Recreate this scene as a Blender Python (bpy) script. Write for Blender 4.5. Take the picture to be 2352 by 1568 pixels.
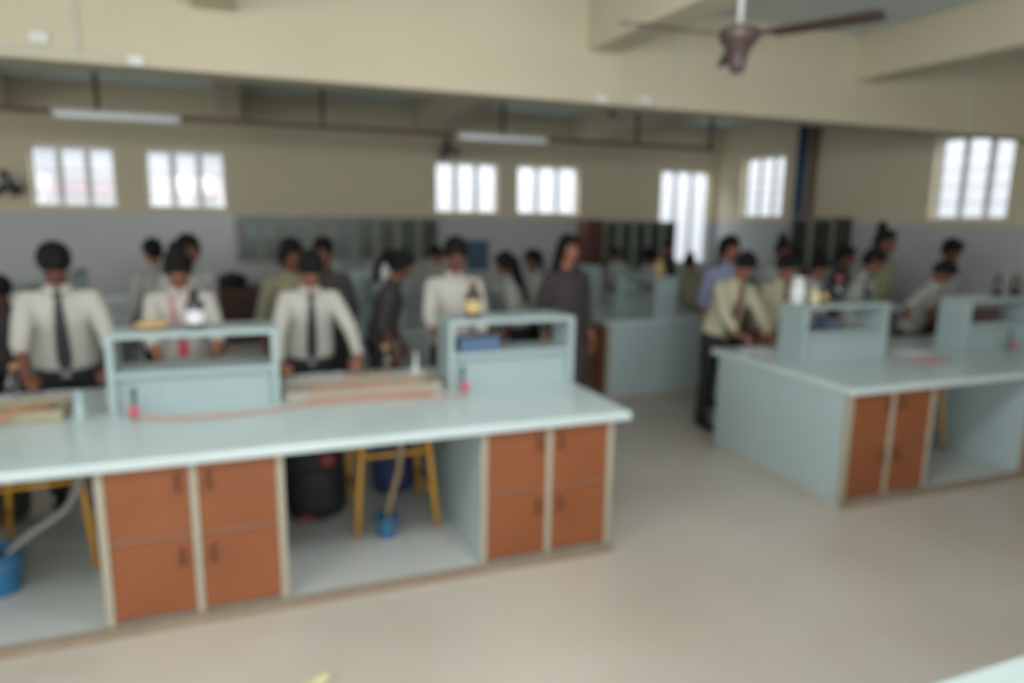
import bpy, bmesh, math, random
from mathutils import Vector, Matrix, Quaternion
random.seed(7)
for o in list(bpy.data.objects): bpy.data.objects.remove(o)
SC = bpy.context.scene
COL = SC.collection
V = Vector
PI = math.pi
def R(d): return math.radians(d)

# ------------------------------------------------------------------ camera
CAM_H = 1.90
F_PX = 1590.0
def cam_axes():
    Y = V((561-1176, -(487-784), -F_PX))
    a = Y.copy(); Y = Y.normalized()
    d = V((1, -0.0150, 0))
    t = -a.dot(Y)/d.dot(Y)
    X = (a + t*d).normalized()
    Z = X.cross(Y)
    return X, Y, Z
_X, _Y, _Z = cam_axes()
cd = bpy.data.cameras.new('camera'); cam = bpy.data.objects.new('camera', cd); COL.objects.link(cam)
cam.matrix_world = Matrix.Translation((0, 0, CAM_H)) @ Matrix((_X, _Y, _Z)).to_4x4()
cd.sensor_width = 36; cd.lens = F_PX/2352*36; cd.clip_start = .05; cd.clip_end = 200
DOF = True
if DOF:
    cd.dof.use_dof = True; cd.dof.focus_distance = 0.3; cd.dof.aperture_fstop = 5.2
SC.camera = cam

# ------------------------------------------------------------------ light
w = bpy.data.worlds.new('overcast_sky'); SC.world = w; w.use_nodes = True
bg = w.node_tree.nodes['Background']
bg.inputs[0].default_value = (.95, .97, 1.0, 1); bg.inputs[1].default_value = .98
def area(name, loc, rot, sx, sy, power, col=(1, .98, .94)):
    l = bpy.data.lights.new(name, 'AREA'); l.shape = 'RECTANGLE'; l.size = sx; l.size_y = sy
    l.energy = power; l.color = col
    o = bpy.data.objects.new(name, l); COL.objects.link(o); o.location = loc; o.rotation_euler = rot
    return o
# daylight through the windows of the wall behind the photographer and the windows of the far wall
for i, x in enumerate((-2.6, 0.2, 3.0)):
    area('daylight_rear', (x, -3.80, 2.15), (R(70), 0, 0), 1.9, 1.8, (45, 110, 60)[i], (.97, .985, 1))
for i, y in enumerate((-1.6, 1.6, 8.0)):
    area('daylight_left', (-5.85, y, 2.1), (R(70), 0, R(-90)), 1.9, 1.7, (110, 35, 40)[i], (.97, .985, 1))
for x in (-2.2, -.77, 3.53, 5.02, 7.94):
    area('daylight_far', (x, 12.75, 4.1), (R(-42), 0, 0), 1.6, 1.2, 170, (.96, .98, 1))
for y in (6.3, 10.1):
    area('daylight_side', (10.0, y, 4.2), (R(42), 0, R(90)), 1.6, 1.2, 130, (.97, .98, 1))
# unseen tube lights added to brighten bench tops and floor (fixtures built further down)
ADDED_TUBES = [(-1.3, 1.9), (1.3, 1.9), (3.9, 1.9), (-1.3, -1.6), (1.3, -1.6)]
for i, (x, y) in enumerate(ADDED_TUBES):
    for k in (-1, 1):
        l = bpy.data.lights.new('added_tube_lamp', 'POINT'); l.energy = (29, 46, 9, 8, 8)[i]; l.shadow_soft_size = .22; l.color = (.98, .99, 1)
        o = bpy.data.objects.new('added_tube_lamp', l); COL.objects.link(o); o.location = (x+k*.3, y-.05, 2.66)
vs = SC.view_settings
vs.view_transform = 'Standard'; vs.look = 'None'; vs.exposure = -0.06; vs.gamma = 1; vs.use_curve_mapping = False

# ------------------------------------------------------------------ materials
MATS = {}
def srgb(r, g, b):
    f = lambda c: (c/255/12.92) if c/255 <= .04045 else ((c/255+.055)/1.055)**2.4
    return (f(r), f(g), f(b), 1)
def mat(name, col, rough=.6, metal=0, noise=0.0, nscale=6, bump=0, bscale=30, spec=.5, emis=None, trans=0, coat=0):
    if name in MATS: return MATS[name]
    m = bpy.data.materials.new(name); m.use_nodes = True; nt = m.node_tree
    b = nt.nodes['Principled BSDF']
    c = srgb(*col)
    b.inputs['Base Color'].default_value = c
    b.inputs['Roughness'].default_value = rough; b.inputs['Metallic'].default_value = metal
    b.inputs['Specular IOR Level'].default_value = spec
    if coat: b.inputs['Coat Weight'].default_value = coat
    if trans: b.inputs['Transmission Weight'].default_value = trans
    if noise or bump:
        tc = nt.nodes.new('ShaderNodeTexCoord')
    if noise:
        n = nt.nodes.new('ShaderNodeTexNoise'); n.inputs['Scale'].default_value = nscale; n.inputs['Detail'].default_value = 4
        nt.links.new(tc.outputs['Object'], n.inputs['Vector'])
        r = nt.nodes.new('ShaderNodeValToRGB')
        r.color_ramp.elements[0].position = .3; r.color_ramp.elements[1].position = .7
        r.color_ramp.elements[0].color = [max(0, x*(1-noise)) for x in c[:3]]+[1]
        r.color_ramp.elements[1].color = [min(1, x*(1+noise)) for x in c[:3]]+[1]
        nt.links.new(n.outputs['Fac'], r.inputs[0]); nt.links.new(r.outputs[0], b.inputs['Base Color'])
    if bump:
        n2 = nt.nodes.new('ShaderNodeTexNoise'); n2.inputs['Scale'].default_value = bscale; n2.inputs['Detail'].default_value = 3
        nt.links.new(tc.outputs['Object'], n2.inputs['Vector'])
        bu = nt.nodes.new('ShaderNodeBump'); bu.inputs['Strength'].default_value = bump; bu.inputs['Distance'].default_value = .02
        nt.links.new(n2.outputs['Fac'], bu.inputs['Height']); nt.links.new(bu.outputs[0], b.inputs['Normal'])
    if emis:
        b.inputs['Emission Color'].default_value = srgb(*emis[0]); b.inputs['Emission Strength'].default_value = emis[1]
    MATS[name] = m; return m

def wall_material():
    m = bpy.data.materials.new('cream_wall_over_grey_tiles'); m.use_nodes = True; nt = m.node_tree; N = nt.nodes; L = nt.links
    b = N['Principled BSDF']
    g = N.new('ShaderNodeNewGeometry'); s = N.new('ShaderNodeSeparateXYZ'); L.new(g.outputs['Position'], s.inputs[0])
    gt = N.new('ShaderNodeMath'); gt.operation = 'GREATER_THAN'; gt.inputs[1].default_value = 1.87; L.new(s.outputs['Z'], gt.inputs[0])
    # tile grid from world position, one tile every 0.3 m
    ax = N.new('ShaderNodeMath'); ax.operation = 'ADD'; L.new(s.outputs['X'], ax.inputs[0]); L.new(s.outputs['Y'], ax.inputs[1])
    cb = N.new('ShaderNodeCombineXYZ'); L.new(ax.outputs[0], cb.inputs[0]); L.new(s.outputs['Z'], cb.inputs[1])
    br = N.new('ShaderNodeTexBrick'); br.offset = 0; br.inputs['Scale'].default_value = 1
    br.inputs['Brick Width'].default_value = .3; br.inputs['Row Height'].default_value = .3; br.inputs['Mortar Size'].default_value = .002
    br.inputs['Color1'].default_value = srgb(190, 193, 193); br.inputs['Color2'].default_value = srgb(187, 190, 190); br.inputs['Mortar'].default_value = srgb(176, 178, 178)
    L.new(cb.outputs[0], br.inputs['Vector'])
    nz = N.new('ShaderNodeTexNoise'); nz.inputs['Scale'].default_value = 1.2; L.new(g.outputs['Position'], nz.inputs['Vector'])
    rp = N.new('ShaderNodeValToRGB'); rp.color_ramp.elements[0].color = srgb(212, 202, 174); rp.color_ramp.elements[1].color = srgb(220, 210, 182)
    L.new(nz.outputs['Fac'], rp.inputs[0])
    mx = N.new('ShaderNodeMix'); mx.data_type = 'RGBA'; L.new(gt.outputs[0], mx.inputs[0]); L.new(br.outputs[0], mx.inputs[6]); L.new(rp.outputs[0], mx.inputs[7])
    L.new(mx.outputs[2], b.inputs['Base Color'])
    rr = N.new('ShaderNodeMapRange'); L.new(gt.outputs[0], rr.inputs[0]); rr.inputs[3].default_value = .3; rr.inputs[4].default_value = .85
    L.new(rr.outputs[0], b.inputs['Roughness'])
    return m
def floor_material():
    m = bpy.data.materials.new('beige_terrazzo_floor'); m.use_nodes = True; nt = m.node_tree; N = nt.nodes; L = nt.links
    b = N['Principled BSDF']; g = N.new('ShaderNodeNewGeometry')
    n = N.new('ShaderNodeTexNoise'); n.inputs['Scale'].default_value = 1.3; n.inputs['Detail'].default_value = 6; L.new(g.outputs['Position'], n.inputs['Vector'])
    r = N.new('ShaderNodeValToRGB'); r.color_ramp.elements[0].position = .3; r.color_ramp.elements[1].position = .7
    r.color_ramp.elements[0].color = srgb(190, 181, 168); r.color_ramp.elements[1].color = srgb(200, 193, 182)
    L.new(n.outputs['Fac'], r.inputs[0])
    v = N.new('ShaderNodeTexVoronoi'); v.inputs['Scale'].default_value = 90; L.new(g.outputs['Position'], v.inputs['Vector'])
    r2 = N.new('ShaderNodeValToRGB'); r2.color_ramp.elements[0].color = (.82, .8, .78, 1); r2.color_ramp.elements[1].color = (1, 1, 1, 1); r2.color_ramp.elements[1].position = .35
    L.new(v.outputs['Distance'], r2.inputs[0])
    mx = N.new('ShaderNodeMix'); mx.data_type = 'RGBA'; mx.blend_type = 'MULTIPLY'; mx.inputs[0].default_value = .5
    L.new(r.outputs[0], mx.inputs[6]); L.new(r2.outputs[0], mx.inputs[7]); L.new(mx.outputs[2], b.inputs['Base Color'])
    b.inputs['Roughness'].default_value = .33
    return m
def glass_material(name, tint, haze):
    m = bpy.data.materials.new(name); m.use_nodes = True; nt = m.node_tree; N = nt.nodes; L = nt.links
    N.remove(N['Principled BSDF']); out = N['Material Output']
    t = N.new('ShaderNodeBsdfTransparent'); t.inputs[0].default_value = tint
    g = N.new('ShaderNodeBsdfGlossy'); g.inputs['Roughness'].default_value = .3 if 'cabinet' in name else .05
    d = N.new('ShaderNodeBsdfTranslucent'); d.inputs[0].default_value = (.9, .92, .95, 1)
    a = N.new('ShaderNodeMixShader'); a.inputs[0].default_value = .06; L.new(t.outputs[0], a.inputs[1]); L.new(g.outputs[0], a.inputs[2])
    b = N.new('ShaderNodeMixShader'); b.inputs[0].default_value = haze; L.new(a.outputs[0], b.inputs[1]); L.new(d.outputs[0], b.inputs[2])
    L.new(b.outputs[0], out.inputs[0]); return m
M_WALL = wall_material(); M_FLOOR = floor_material()
M_GLASS = glass_material('window_glass', (.93, .95, .97, 1), .12)
M_CAB_GLASS = glass_material('cabinet_glass', (.8, .86, .82, 1), .25)
M_BEAM = mat('cream_beam_paint', (200, 192, 168), .85, noise=.03, nscale=1.5)
M_CEIL = mat('white_grey_ceiling_paint', (196, 204, 202), .9, noise=.03, nscale=2)
M_TOP = mat('pale_blue_green_worktop', (194, 210, 211), .2, noise=.03, nscale=3)
M_TEAL = mat('pale_teal_laminate', (172, 190, 192), .4, noise=.02, nscale=3)
M_SHELF = mat('pale_teal_shelf_laminate', (160, 178, 179), .35)
M_CREAM = mat('cream_edge_laminate', (166, 159, 142), .5)
M_DOOR = mat('orange_brown_laminate', (138, 80, 46), .45, noise=.10, nscale=2.5)
M_RAIL = mat('pale_brown_rail', (146, 100, 76), .5)
M_HANDLE = mat('dark_bronze_handle', (78, 58, 48), .35, metal=.4)
M_PLINTH = mat('grey_white_bench_plinth', (190, 192, 188), .35, noise=.03)
M_PLEDGE = mat('brown_grey_plinth_edge', (146, 130, 112), .7, noise=.1, nscale=8)
M_FRAME = mat('grey_white_window_frame', (222, 224, 224), .5)
M_GRILL = mat('grey_window_bar', (150, 152, 155), .5)
M_SKINS = [mat('brown_skin', (150, 98, 76), .55, noise=.05, nscale=20), mat('dark_brown_skin', (118, 74, 58), .55, noise=.05, nscale=20), mat('tan_skin', (160, 106, 84), .55, noise=.05, nscale=20)]
M_HAIR = mat('black_hair', (20, 19, 20), .75, spec=.25, bump=.5, bscale=60)
M_WHITE_SHIRT = mat('off_white_cotton', (190, 188, 180), .85, bump=.25, bscale=9)
M_CREAM_SHIRT = mat('cream_cotton', (182, 180, 152), .85, bump=.25, bscale=9)
M_GREY_SHIRT = mat('light_grey_cotton', (172, 174, 170), .85, bump=.25, bscale=9)
M_OLIVE_SHIRT = mat('olive_grey_cotton', (140, 138, 112), .85, bump=.25, bscale=9)
M_DARK_SHIRT = mat('charcoal_cloth', (66, 62, 62), .85, bump=.25, bscale=9)
M_KURTA = mat('charcoal_brown_kurta', (62, 56, 58), .85, bump=.25, bscale=9)
M_LAV = mat('lavender_cotton', (140, 146, 178), .85, bump=.25, bscale=9)
M_BLACK = mat('black_trouser_cloth', (32, 33, 36), .8, bump=.2, bscale=9)
M_TIE = mat('dark_grey_tie_cloth', (52, 54, 54), .6)
M_REDTIE = mat('dark_red_tie_cloth', (110, 62, 66), .6)
M_PINK = mat('crimson_pink_lanyard', (208, 70, 104), .6)
M_SHOE = mat('black_shoe_leather', (22, 20, 20), .35)
M_EYE = mat('eye_white', (170, 160, 150), .4)
M_LIP = mat('brown_lip', (120, 62, 56), .5)
M_STEEL = mat('grey_steel', (150, 152, 152), .35, metal=.7)
M_YEL = mat('ochre_yellow_paint', (205, 150, 50), .4)
M_STOOLTOP = mat('dark_wood_stool_seat', (72, 50, 36), .5)
M_BLUEP = mat('blue_plastic', (44, 104, 146), .35)
M_GREYP = mat('grey_pvc', (136, 134, 128), .5)
M_WHITEP = mat('white_plastic', (222, 224, 222), .4)
M_BROWNCH = mat('brown_painted_channel', (112, 88, 72), .6)
M_RED = mat('red_plastic', (190, 84, 98), .4)
M_DKGREEN = mat('dark_green_metal', (70, 96, 92), .4)
M_RUB = mat('pinkish_brown_rubber', (178, 146, 134), .6)
M_ORUB = mat('orange_rubber', (184, 128, 96), .6)
M_WOOD = mat('light_brown_wood', (176, 134, 104), .6, noise=.12, nscale=12)
M_BEIGE = mat('beige_ceramic', (166, 160, 146), .4)
M_OLIVEC = mat('olive_beige_ceramic', (158, 150, 124), .45)
M_PAPER = mat('white_paper', (214, 214, 222), .8)
M_AMBER = mat('dark_amber_glass', (54, 34, 24), .15, coat=.4)
M_LBLY = mat('yellow_label', (196, 174, 116), .7)
M_LBLW = mat('white_label', (222, 222, 226), .7)
M_DKGLASS = mat('dark_grey_glass', (46, 48, 48), .15, coat=.4)
M_BLUEBOX = mat('mid_blue_card', (84, 108, 140), .7)
M_FANB = mat('dark_brown_fan_enamel', (66, 52, 50), .35)
M_FANW = mat('pale_fan_enamel', (190, 192, 188), .4)
M_PVCB = mat('blue_painted_pipe', (40, 82, 116), .45)
M_CABG = mat('grey_green_cabinet', (112, 118, 106), .5)
M_CABS = mat('pale_cabinet_stile', (150, 152, 138), .5)
M_CABD = mat('dark_green_cabinet_inside', (112, 120, 108), .6)
M_DKRED = mat('dark_red_paint', (96, 54, 48), .5)
M_BAG = mat('black_bag_nylon', (24, 25, 30), .7, bump=.3, bscale=14)
M_NAVY = mat('navy_bag_nylon', (38, 50, 84), .7, bump=.3, bscale=14)
M_BAGRED = mat('red_bag_piping', (120, 40, 44), .6)
M_BCUP = mat('dark_brown_wood', (78, 44, 32), .5, noise=.1)
M_YCLOTH = mat('yellow_ochre_foam', (188, 158, 110), .8)

# ------------------------------------------------------------------ helpers
def obj(name, bm, m, parent=None, smooth=False, bevel=0, segs=2):
    me = bpy.data.meshes.new(name)
    bmesh.ops.recalc_face_normals(bm, faces=bm.faces[:])
    bm.to_mesh(me); bm.free(); me.materials.append(m)
    o = bpy.data.objects.new(name, me); COL.objects.link(o)
    if smooth:
        for p in me.polygons: p.use_smooth = True
    if parent: o.parent = parent
    if bevel:
        md = o.modifiers.new('bevel', 'BEVEL'); md.width = bevel; md.segments = segs; md.limit_method = 'ANGLE'
    return o
def tag(o, label, cat, group=None, kind=None):
    if label: o['label'] = label
    if cat: o['category'] = cat
    if group: o['group'] = group
    if kind: o['kind'] = kind
    return o
def thing(name, label, cat, loc=(0, 0, 0), rot=0, group=None):
    o = bpy.data.objects.new(name, None); COL.objects.link(o); o.empty_display_size = .1
    o.location = loc; o.rotation_euler = (0, 0, rot)
    return tag(o, label, cat, group)
def struct(o, label, cat):
    return tag(o, label, cat, None, 'structure')
def dup(root, loc, rot=None, label=None, group=None):
    kids = {}
    for q in root.children_recursive: kids.setdefault(q.parent.name, []).append(q)
    def rec(o, par):
        c = o.copy(); COL.objects.link(c); c.parent = par
        for q in kids.get(o.name, []): rec(q, c)
        return c
    r = rec(root, None); r.location = loc
    if rot is not None: r.rotation_euler = (0, 0, rot)
    if label: r['label'] = label
    if group: r['group'] = group
    return r
def box(bm, x0, x1, y0, y1, z0, z1, M=None):
    vs_ = [bm.verts.new((x, y, z)) for x in (x0, x1) for y in (y0, y1) for z in (z0, z1)]
    for f in ((0, 1, 3, 2), (4, 6, 7, 5), (0, 4, 5, 1), (2, 3, 7, 6), (0, 2, 6, 4), (1, 5, 7, 3)):
        bm.faces.new([vs_[i] for i in f])
    if M is not None:
        for v_ in vs_: v_.co = M @ v_.co
    return bm
def frame_from(d, up=V((0, 0, 1))):
    d = d.normalized()
    if abs(d.dot(up)) > .98: up = V((0, 1, 0))
    x = d.cross(up).normalized(); y = x.cross(d).normalized()
    return x, y
def loft(bm, rings, seg=16, caps=True):
    """rings: list of (center, ax, ay, rx, ry)"""
    prev = None; first = None
    for c, ax, ay, rx, ry in rings:
        cur = [bm.verts.new(c + ax*rx*math.cos(2*PI*i/seg) + ay*ry*math.sin(2*PI*i/seg)) for i in range(seg)]
        if prev:
            for i in range(seg): bm.faces.new((prev[i], prev[(i+1) % seg], cur[(i+1) % seg], cur[i]))
        else: first = cur
        prev = cur
    if caps:
        bm.faces.new(list(reversed(first))); bm.faces.new(prev)
    return bm
def lathe(bm, prof, c=V((0, 0, 0)), seg=24):
    return loft(bm, [(V(c)+V((0, 0, z)), V((1, 0, 0)), V((0, 1, 0)), max(r, .0004), max(r, .0004)) for r, z in prof], seg)
def tube(bm, pts, r, seg=10):
    pts = [V(p) for p in pts]; rings = []
    for i, p in enumerate(pts):
        d = (pts[min(i+1, len(pts)-1)] - pts[max(i-1, 0)])
        x, y = frame_from(d)
        rr = r[i] if isinstance(r, (list, tuple)) else r
        rings.append((p, x, y, rr, rr))
    return loft(bm, rings, seg)
def spline(pts, n=6):
    pts = [V(p) for p in pts]; out = []
    for i in range(len(pts)-1):
        p0 = pts[max(i-1, 0)]; p1 = pts[i]; p2 = pts[i+1]; p3 = pts[min(i+2, len(pts)-1)]
        for k in range(n):
            t = k/n
            out.append(.5*((2*p1)+(p2-p0)*t+(2*p0-5*p1+4*p2-p3)*t*t+(3*p1-p0-3*p2+p3)*t**3))
    out.append(pts[-1]); return out
def ell(bm, c, r, M=None, sub=3):
    res = bmesh.ops.create_icosphere(bm, subdivisions=sub, radius=1)
    for v_ in res['verts']:
        p = V((v_.co.x*r[0], v_.co.y*r[1], v_.co.z*r[2])) + V(c)
        v_.co = (M @ p) if M is not None else p
    return bm
def cap(bm, p0, p1, r0, r1, seg=14):
    """closed tapered capsule"""
    p0 = V(p0); p1 = V(p1); d = p1-p0
    if d.length < 1e-6: d = V((0, 0, .001))
    x, y = frame_from(d); dn = d.normalized(); rings = []
    for k in range(0, 5):
        a = PI/2*(k/4.0); rings.append((p0 - dn*r0*math.cos(a), x, y, max(r0*math.sin(a), .0006), max(r0*math.sin(a), .0006)))
    for k in range(0, 5):
        a = PI/2*(k/4.0); rings.append((p1 + dn*r1*math.sin(a), x, y, max(r1*math.cos(a), .0006), max(r1*math.cos(a), .0006)))
    return loft(bm, rings, seg)
def cyl(bm, p0, p1, r0, r1=None, seg=14):
    p0 = V(p0); p1 = V(p1); x, y = frame_from(p1-p0); r1 = r0 if r1 is None else r1
    return loft(bm, [(p0, x, y, r0, r0), (p1, x, y, r1, r1)], seg)
def remesh(name, bm, m, parent, voxel, smooth=3, fac=.5):
    bmesh.ops.recalc_face_normals(bm, faces=bm.faces[:])
    me = bpy.data.meshes.new(name+'_tmp'); bm.to_mesh(me); bm.free()
    t = bpy.data.objects.new(name+'_tmp', me); COL.objects.link(t)
    md = t.modifiers.new('r', 'REMESH'); md.mode = 'VOXEL'; md.voxel_size = voxel
    if smooth:
        s = t.modifiers.new('s', 'SMOOTH'); s.iterations = smooth; s.factor = fac
    dg = bpy.context.evaluated_depsgraph_get()
    me2 = bpy.data.meshes.new_from_object(t.evaluated_get(dg))
    bpy.data.objects.remove(t); bpy.data.meshes.remove(me)
    me2.name = name; me2.materials.clear(); me2.materials.append(m)
    for p in me2.polygons: p.use_smooth = True
    o = bpy.data.objects.new(name, me2); COL.objects.link(o); o.parent = parent
    return o

# ------------------------------------------------------------------ room shell
X0, X1, Y0, Y1, ZC = -5.5, 8.55, -3.5, 11.4, 3.6
bm = bmesh.new(); box(bm, X0-.2, X1+.2, Y0-.2, Y1+.2, -.1, 0); struct(obj('floor', bm, M_FLOOR), 'beige terrazzo floor of the laboratory', 'floor')
bm = bmesh.new(); box(bm, X0-.2, X1+.2, Y0-.2, Y1+.2, ZC, ZC+.15); struct(obj('ceiling', bm, M_CEIL), 'pale grey painted ceiling between the beams', 'ceiling')
def wall(name, axis, pos, thick, lo, hi, holes, label):
    """axis 'y': wall in plane y=pos..pos+thick spanning x; holes (a0,a1,z0,z1)"""
    bm = bmesh.new()
    cuts = sorted({lo, hi} | {h[0] for h in holes} | {h[1] for h in holes})
    for a, b in zip(cuts[:-1], cuts[1:]):
        hs = sorted([h for h in holes if h[0] <= a+1e-6 and h[1] >= b-1e-6], key=lambda h: h[2])
        z = 0
        spans = []
        for h in hs: spans.append((z, h[2])); z = h[3]
        spans.append((z, ZC))
        for z0, z1 in spans:
            if z1-z0 < 1e-4: continue
            if axis == 'y': box(bm, a, b, pos, pos+thick, z0, z1)
            else: box(bm, pos, pos+thick, a, b, z0, z1)
    bmesh.ops.remove_doubles(bm, verts=bm.verts[:], dist=1e-5)
    return struct(obj(name, bm, M_WALL), label, 'wall')
FAR_W = [(-2.70, -1.68, 1.94, 2.78), (-1.30, -.24, 1.94, 2.78), (2.98, 4.08, 1.94, 2.78), (4.44, 5.60, 1.94, 2.78), (7.32, 8.42, 1.05, 2.80)]
SIDE_W = [(5.80, 6.82, 1.94, 3.0), (9.60, 10.66, 1.94, 3.0)]
wall('wall_far', 'y', Y1, .2, X0, X1, FAR_W, 'cream far wall with grey tiled dado and white windows')
wall('wall_right', 'x', X1, .2, Y0, Y1+.2, SIDE_W, 'cream right side wall with grey tiled dado')
LEFT_W = [(-2.6, -.6, 1.05, 2.95), (.6, 2.6, 1.05, 2.95), (7.0, 9.0, 1.05, 2.95)]
wall('wall_left', 'x', X0-.2, .2, Y0, Y1+.2, LEFT_W, 'cream left side wall outside the frame')
REAR_W = [(-3.6, -1.6, 1.05, 2.95), (-.8, 1.2, 1.05, 2.95), (2.0, 4.0, 1.05, 2.95)]
wall('wall_rear', 'y', Y0-.2, .2, X0, X1, REAR_W, 'cream wall behind the photographer')
names = ['leftmost white three-pane window of the far wall', 'second white three-pane window from the left, by the tube light', 'three-pane window under the dark wall fan',
         'bright three-pane window left of the tall window', 'tall bright window in the far right corner']
def window(name, axis, a0, a1, z0, z1, pos, label, nb=4):
    W = a1-a0; H = z1-z0
    t = bpy.data.objects.new(name, None); COL.objects.link(t); struct(t, label, 'window')
    if axis == 'y': t.location = (a0, pos, z0)
    else: t.location = (pos, a1, z0); t.rotation_euler = (0, 0, R(-90))
    bm = bmesh.new()
    for q in ((0, .04, 0, H), (W-.04, W, 0, H), (.04, W-.04, 0, .04), (.04, W-.04, H-.04, H)): box(bm, q[0], q[1], 0, .06, q[2], q[3])
    obj('window_frame', bm, M_FRAME, t, bevel=.004)
    for k in (1, 2):
        bm = bmesh.new(); x = W*k/3; box(bm, x-.042, x+.042, .003, .057, .04, H-.04); obj('mullion', bm, M_FRAME, t, bevel=.004)
    for k in range(3):
        bm = bmesh.new(); x = W*k/3; box(bm, x+.043, x+W/3-.043, .027, .033, .04, H-.04); obj('pane', bm, M_GLASS, t)
    for k in range(nb):
        z = H*(k+1)/(nb+1)
        bm = bmesh.new(); cyl(bm, (.01, -.02, z), (W-.01, -.02, z), .005, seg=8); obj('security_bar', bm, M_GRILL, t)
    return t
for i, (h, nm) in enumerate(zip(FAR_W, names)): window('window_%d' % (i+1), 'y', h[0], h[1], h[2], h[3], Y1+.1, nm, 4 if i < 4 else 8)
window('window_6', 'x', SIDE_W[1][0], SIDE_W[1][1], 1.94, 3.0, X1+.12, 'window on the right wall left of the blue pipe')
window('window_7', 'x', SIDE_W[0][0], SIDE_W[0][1], 1.94, 3.0, X1+.12, 'nearest window on the right wall, at upper right')

# beams
def beam(name, x0, x1, y0, y1, z0, label):
    bm = bmesh.new(); box(bm, x0, x1, y0, y1, z0, ZC); return struct(obj(name, bm, M_BEAM, bevel=.006), label, 'beam')
beam('trim_1', X0, X1, 5.25, 5.55, 2.81, 'deep cream concrete beam crossing the room')
BY = [(Y0, 5.25), (5.55, Y1)]
n = 2
for x, w_ in ((-3.1, 'leftmost'), (-.25, 'second'), (2.62, 'third'), (5.42, 'fourth')):
    for j, (a, b) in enumerate(BY):
        beam('trim_%d' % n, x, x+.27, a, b, 3.2, 'shallow cream cross beam, %s from the left, %s the deep beam' % (w_, 'in front of' if j == 0 else 'behind')); n += 1

# building outside the left windows (seen through the panes)
t = thing('apartment_building', 'pale building with pink bands seen outside the left windows', 'building', (-4, 22, -3))
bm = bmesh.new(); box(bm, -9, 5.2, 0, 6, 0, 12); obj('wall', bm, mat('pale_render', (164, 160, 164), .9), t)
for k in range(6):
    bm = bmesh.new(); box(bm, -9, 5.25, -.12, -.002, .8+k*1.5, 1.2+k*1.5); obj('band', bm, mat('pink_band', (186, 134, 136), .9), t)
for k in range(7):
    for j in range(4):
        bm = bmesh.new(); box(bm, -6.5+k*1.7, -5.7+k*1.7, -.06, -.002, 2.75+j*1.5+.0, 3.55+j*1.5); obj('window', bm, mat('grey_window', (150, 152, 160), .3), t)

# ------------------------------------------------------------------ lab benches
ZT = .835; UW = .785; DEP = 1.33
def make_cabinet():
    t = thing('bench_cabinet', '', 'cabinet')
    z0, z1 = .045, .785; W = UW; p = .036
    bm = bmesh.new(); box(bm, .004, .022, .012, DEP, z0, z1); obj('side_panel', bm, M_TEAL, t)
    bm = bmesh.new(); box(bm, W-.022, W-.004, .012, DEP, z0, z1); obj('side_panel', bm, M_TEAL, t)
    bm = bmesh.new(); box(bm, .024, W-.024, DEP-.018, DEP, z0, z1); obj('back_panel', bm, M_TEAL, t)
    bm = bmesh.new(); box(bm, .024, W-.024, .03, DEP-.02, z0, z0+.018); box(bm, .024, W-.024, .03, DEP-.02, .43, .446); obj('inner_shelf', bm, M_TEAL, t)
    for x in (0, W/2-p/2, W-p):
        bm = bmesh.new(); box(bm, x, x+p, -.008, .010, z0, z1); obj('front_post', bm, M_CREAM, t, bevel=.003)
    for s in (0, 1):
        xa = p+.002 if s == 0 else W/2+p/2+.002; xb = W/2-p/2-.002 if s == 0 else W-p-.002
        bm = bmesh.new(); box(bm, xa, xb, .004, .02, .426, .45); obj('middle_rail', bm, M_RAIL, t)
        for (za, zb) in ((.062, .422), (.454, .782)):
            bm = bmesh.new(); box(bm, xa, xb, -.004, .014, za, zb); d = obj('door', bm, M_DOOR, t, bevel=.003)
            hx = xb-.045 if s == 0 else xa+.045; hz = zb-.085
            bm = bmesh.new(); tube(bm, spline([(hx, -.004, hz-.04), (hx, -.026, hz-.03), (hx, -.03, hz), (hx, -.026, hz+.03), (hx, -.004, hz+.04)], 4), .0065, 8)
            obj('handle', bm, M_HANDLE, d, smooth=True)
    return t
CAB0 = make_cabinet(); cab_used = [False]
def cabinet(x, y, rot, label, group):
    if not cab_used[0]:
        CAB0.location = (x, y, 0); CAB0.rotation_euler = (0, 0, rot); CAB0['label'] = label; CAB0['group'] = group; cab_used[0] = True; return CAB0
    return dup(CAB0, (x, y, 0), rot, label, group)
SW = .85; SD = .28
def make_shelf():
    t = thing('reagent_shelf', '', 'shelf'); th = .036
    z0 = 0; H = .435
    for x in (0, SW-th):
        bm = bmesh.new(); box(bm, x, x+th, 0, SD, z0, H-.03); obj('side_panel', bm, M_SHELF, t, bevel=.004)
    # top board with rounded ends
    bm = bmesh.new(); prof = []
    for k in range(6): a = PI/2*k/5; prof.append((.04-.04*math.sin(PI/2-a) if 0 else .04*(1-math.cos(a)), H-.04+.04*math.sin(a)))
    L_ = [(0, H-.0299)] + [(.03*(1-math.cos(PI/2*k/5)), H-.03+.03*math.sin(PI/2*k/5)) for k in range(1, 6)]
    pts = L_ + [(SW-x, z) for x, z in reversed(L_)]
    fr = [bm.verts.new((x, -.002, z)) for x, z in pts]; bk = [bm.verts.new((x, SD+.002, z)) for x, z in pts]
    bm.faces.new(fr); bm.faces.new(list(reversed(bk)))
    for i in range(len(pts)): j = (i+1) % len(pts); bm.faces.new((fr[i], bk[i], bk[j], fr[j]))
    obj('top_board', bm, M_SHELF, t)
    bm = bmesh.new(); box(bm, th, SW-th, .004, SD, .195, .225); obj('middle_board', bm, M_SHELF, t, bevel=.003)
    bm = bmesh.new(); box(bm, th, SW-th, .05, .068, 0, .195); obj('front_panel', bm, M_SHELF, t)
    bm = bmesh.new(); box(bm, th, SW-th, SD-.06, SD-.042, 0, .195); obj('rear_panel', bm, M_SHELF, t)
    return t
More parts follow.
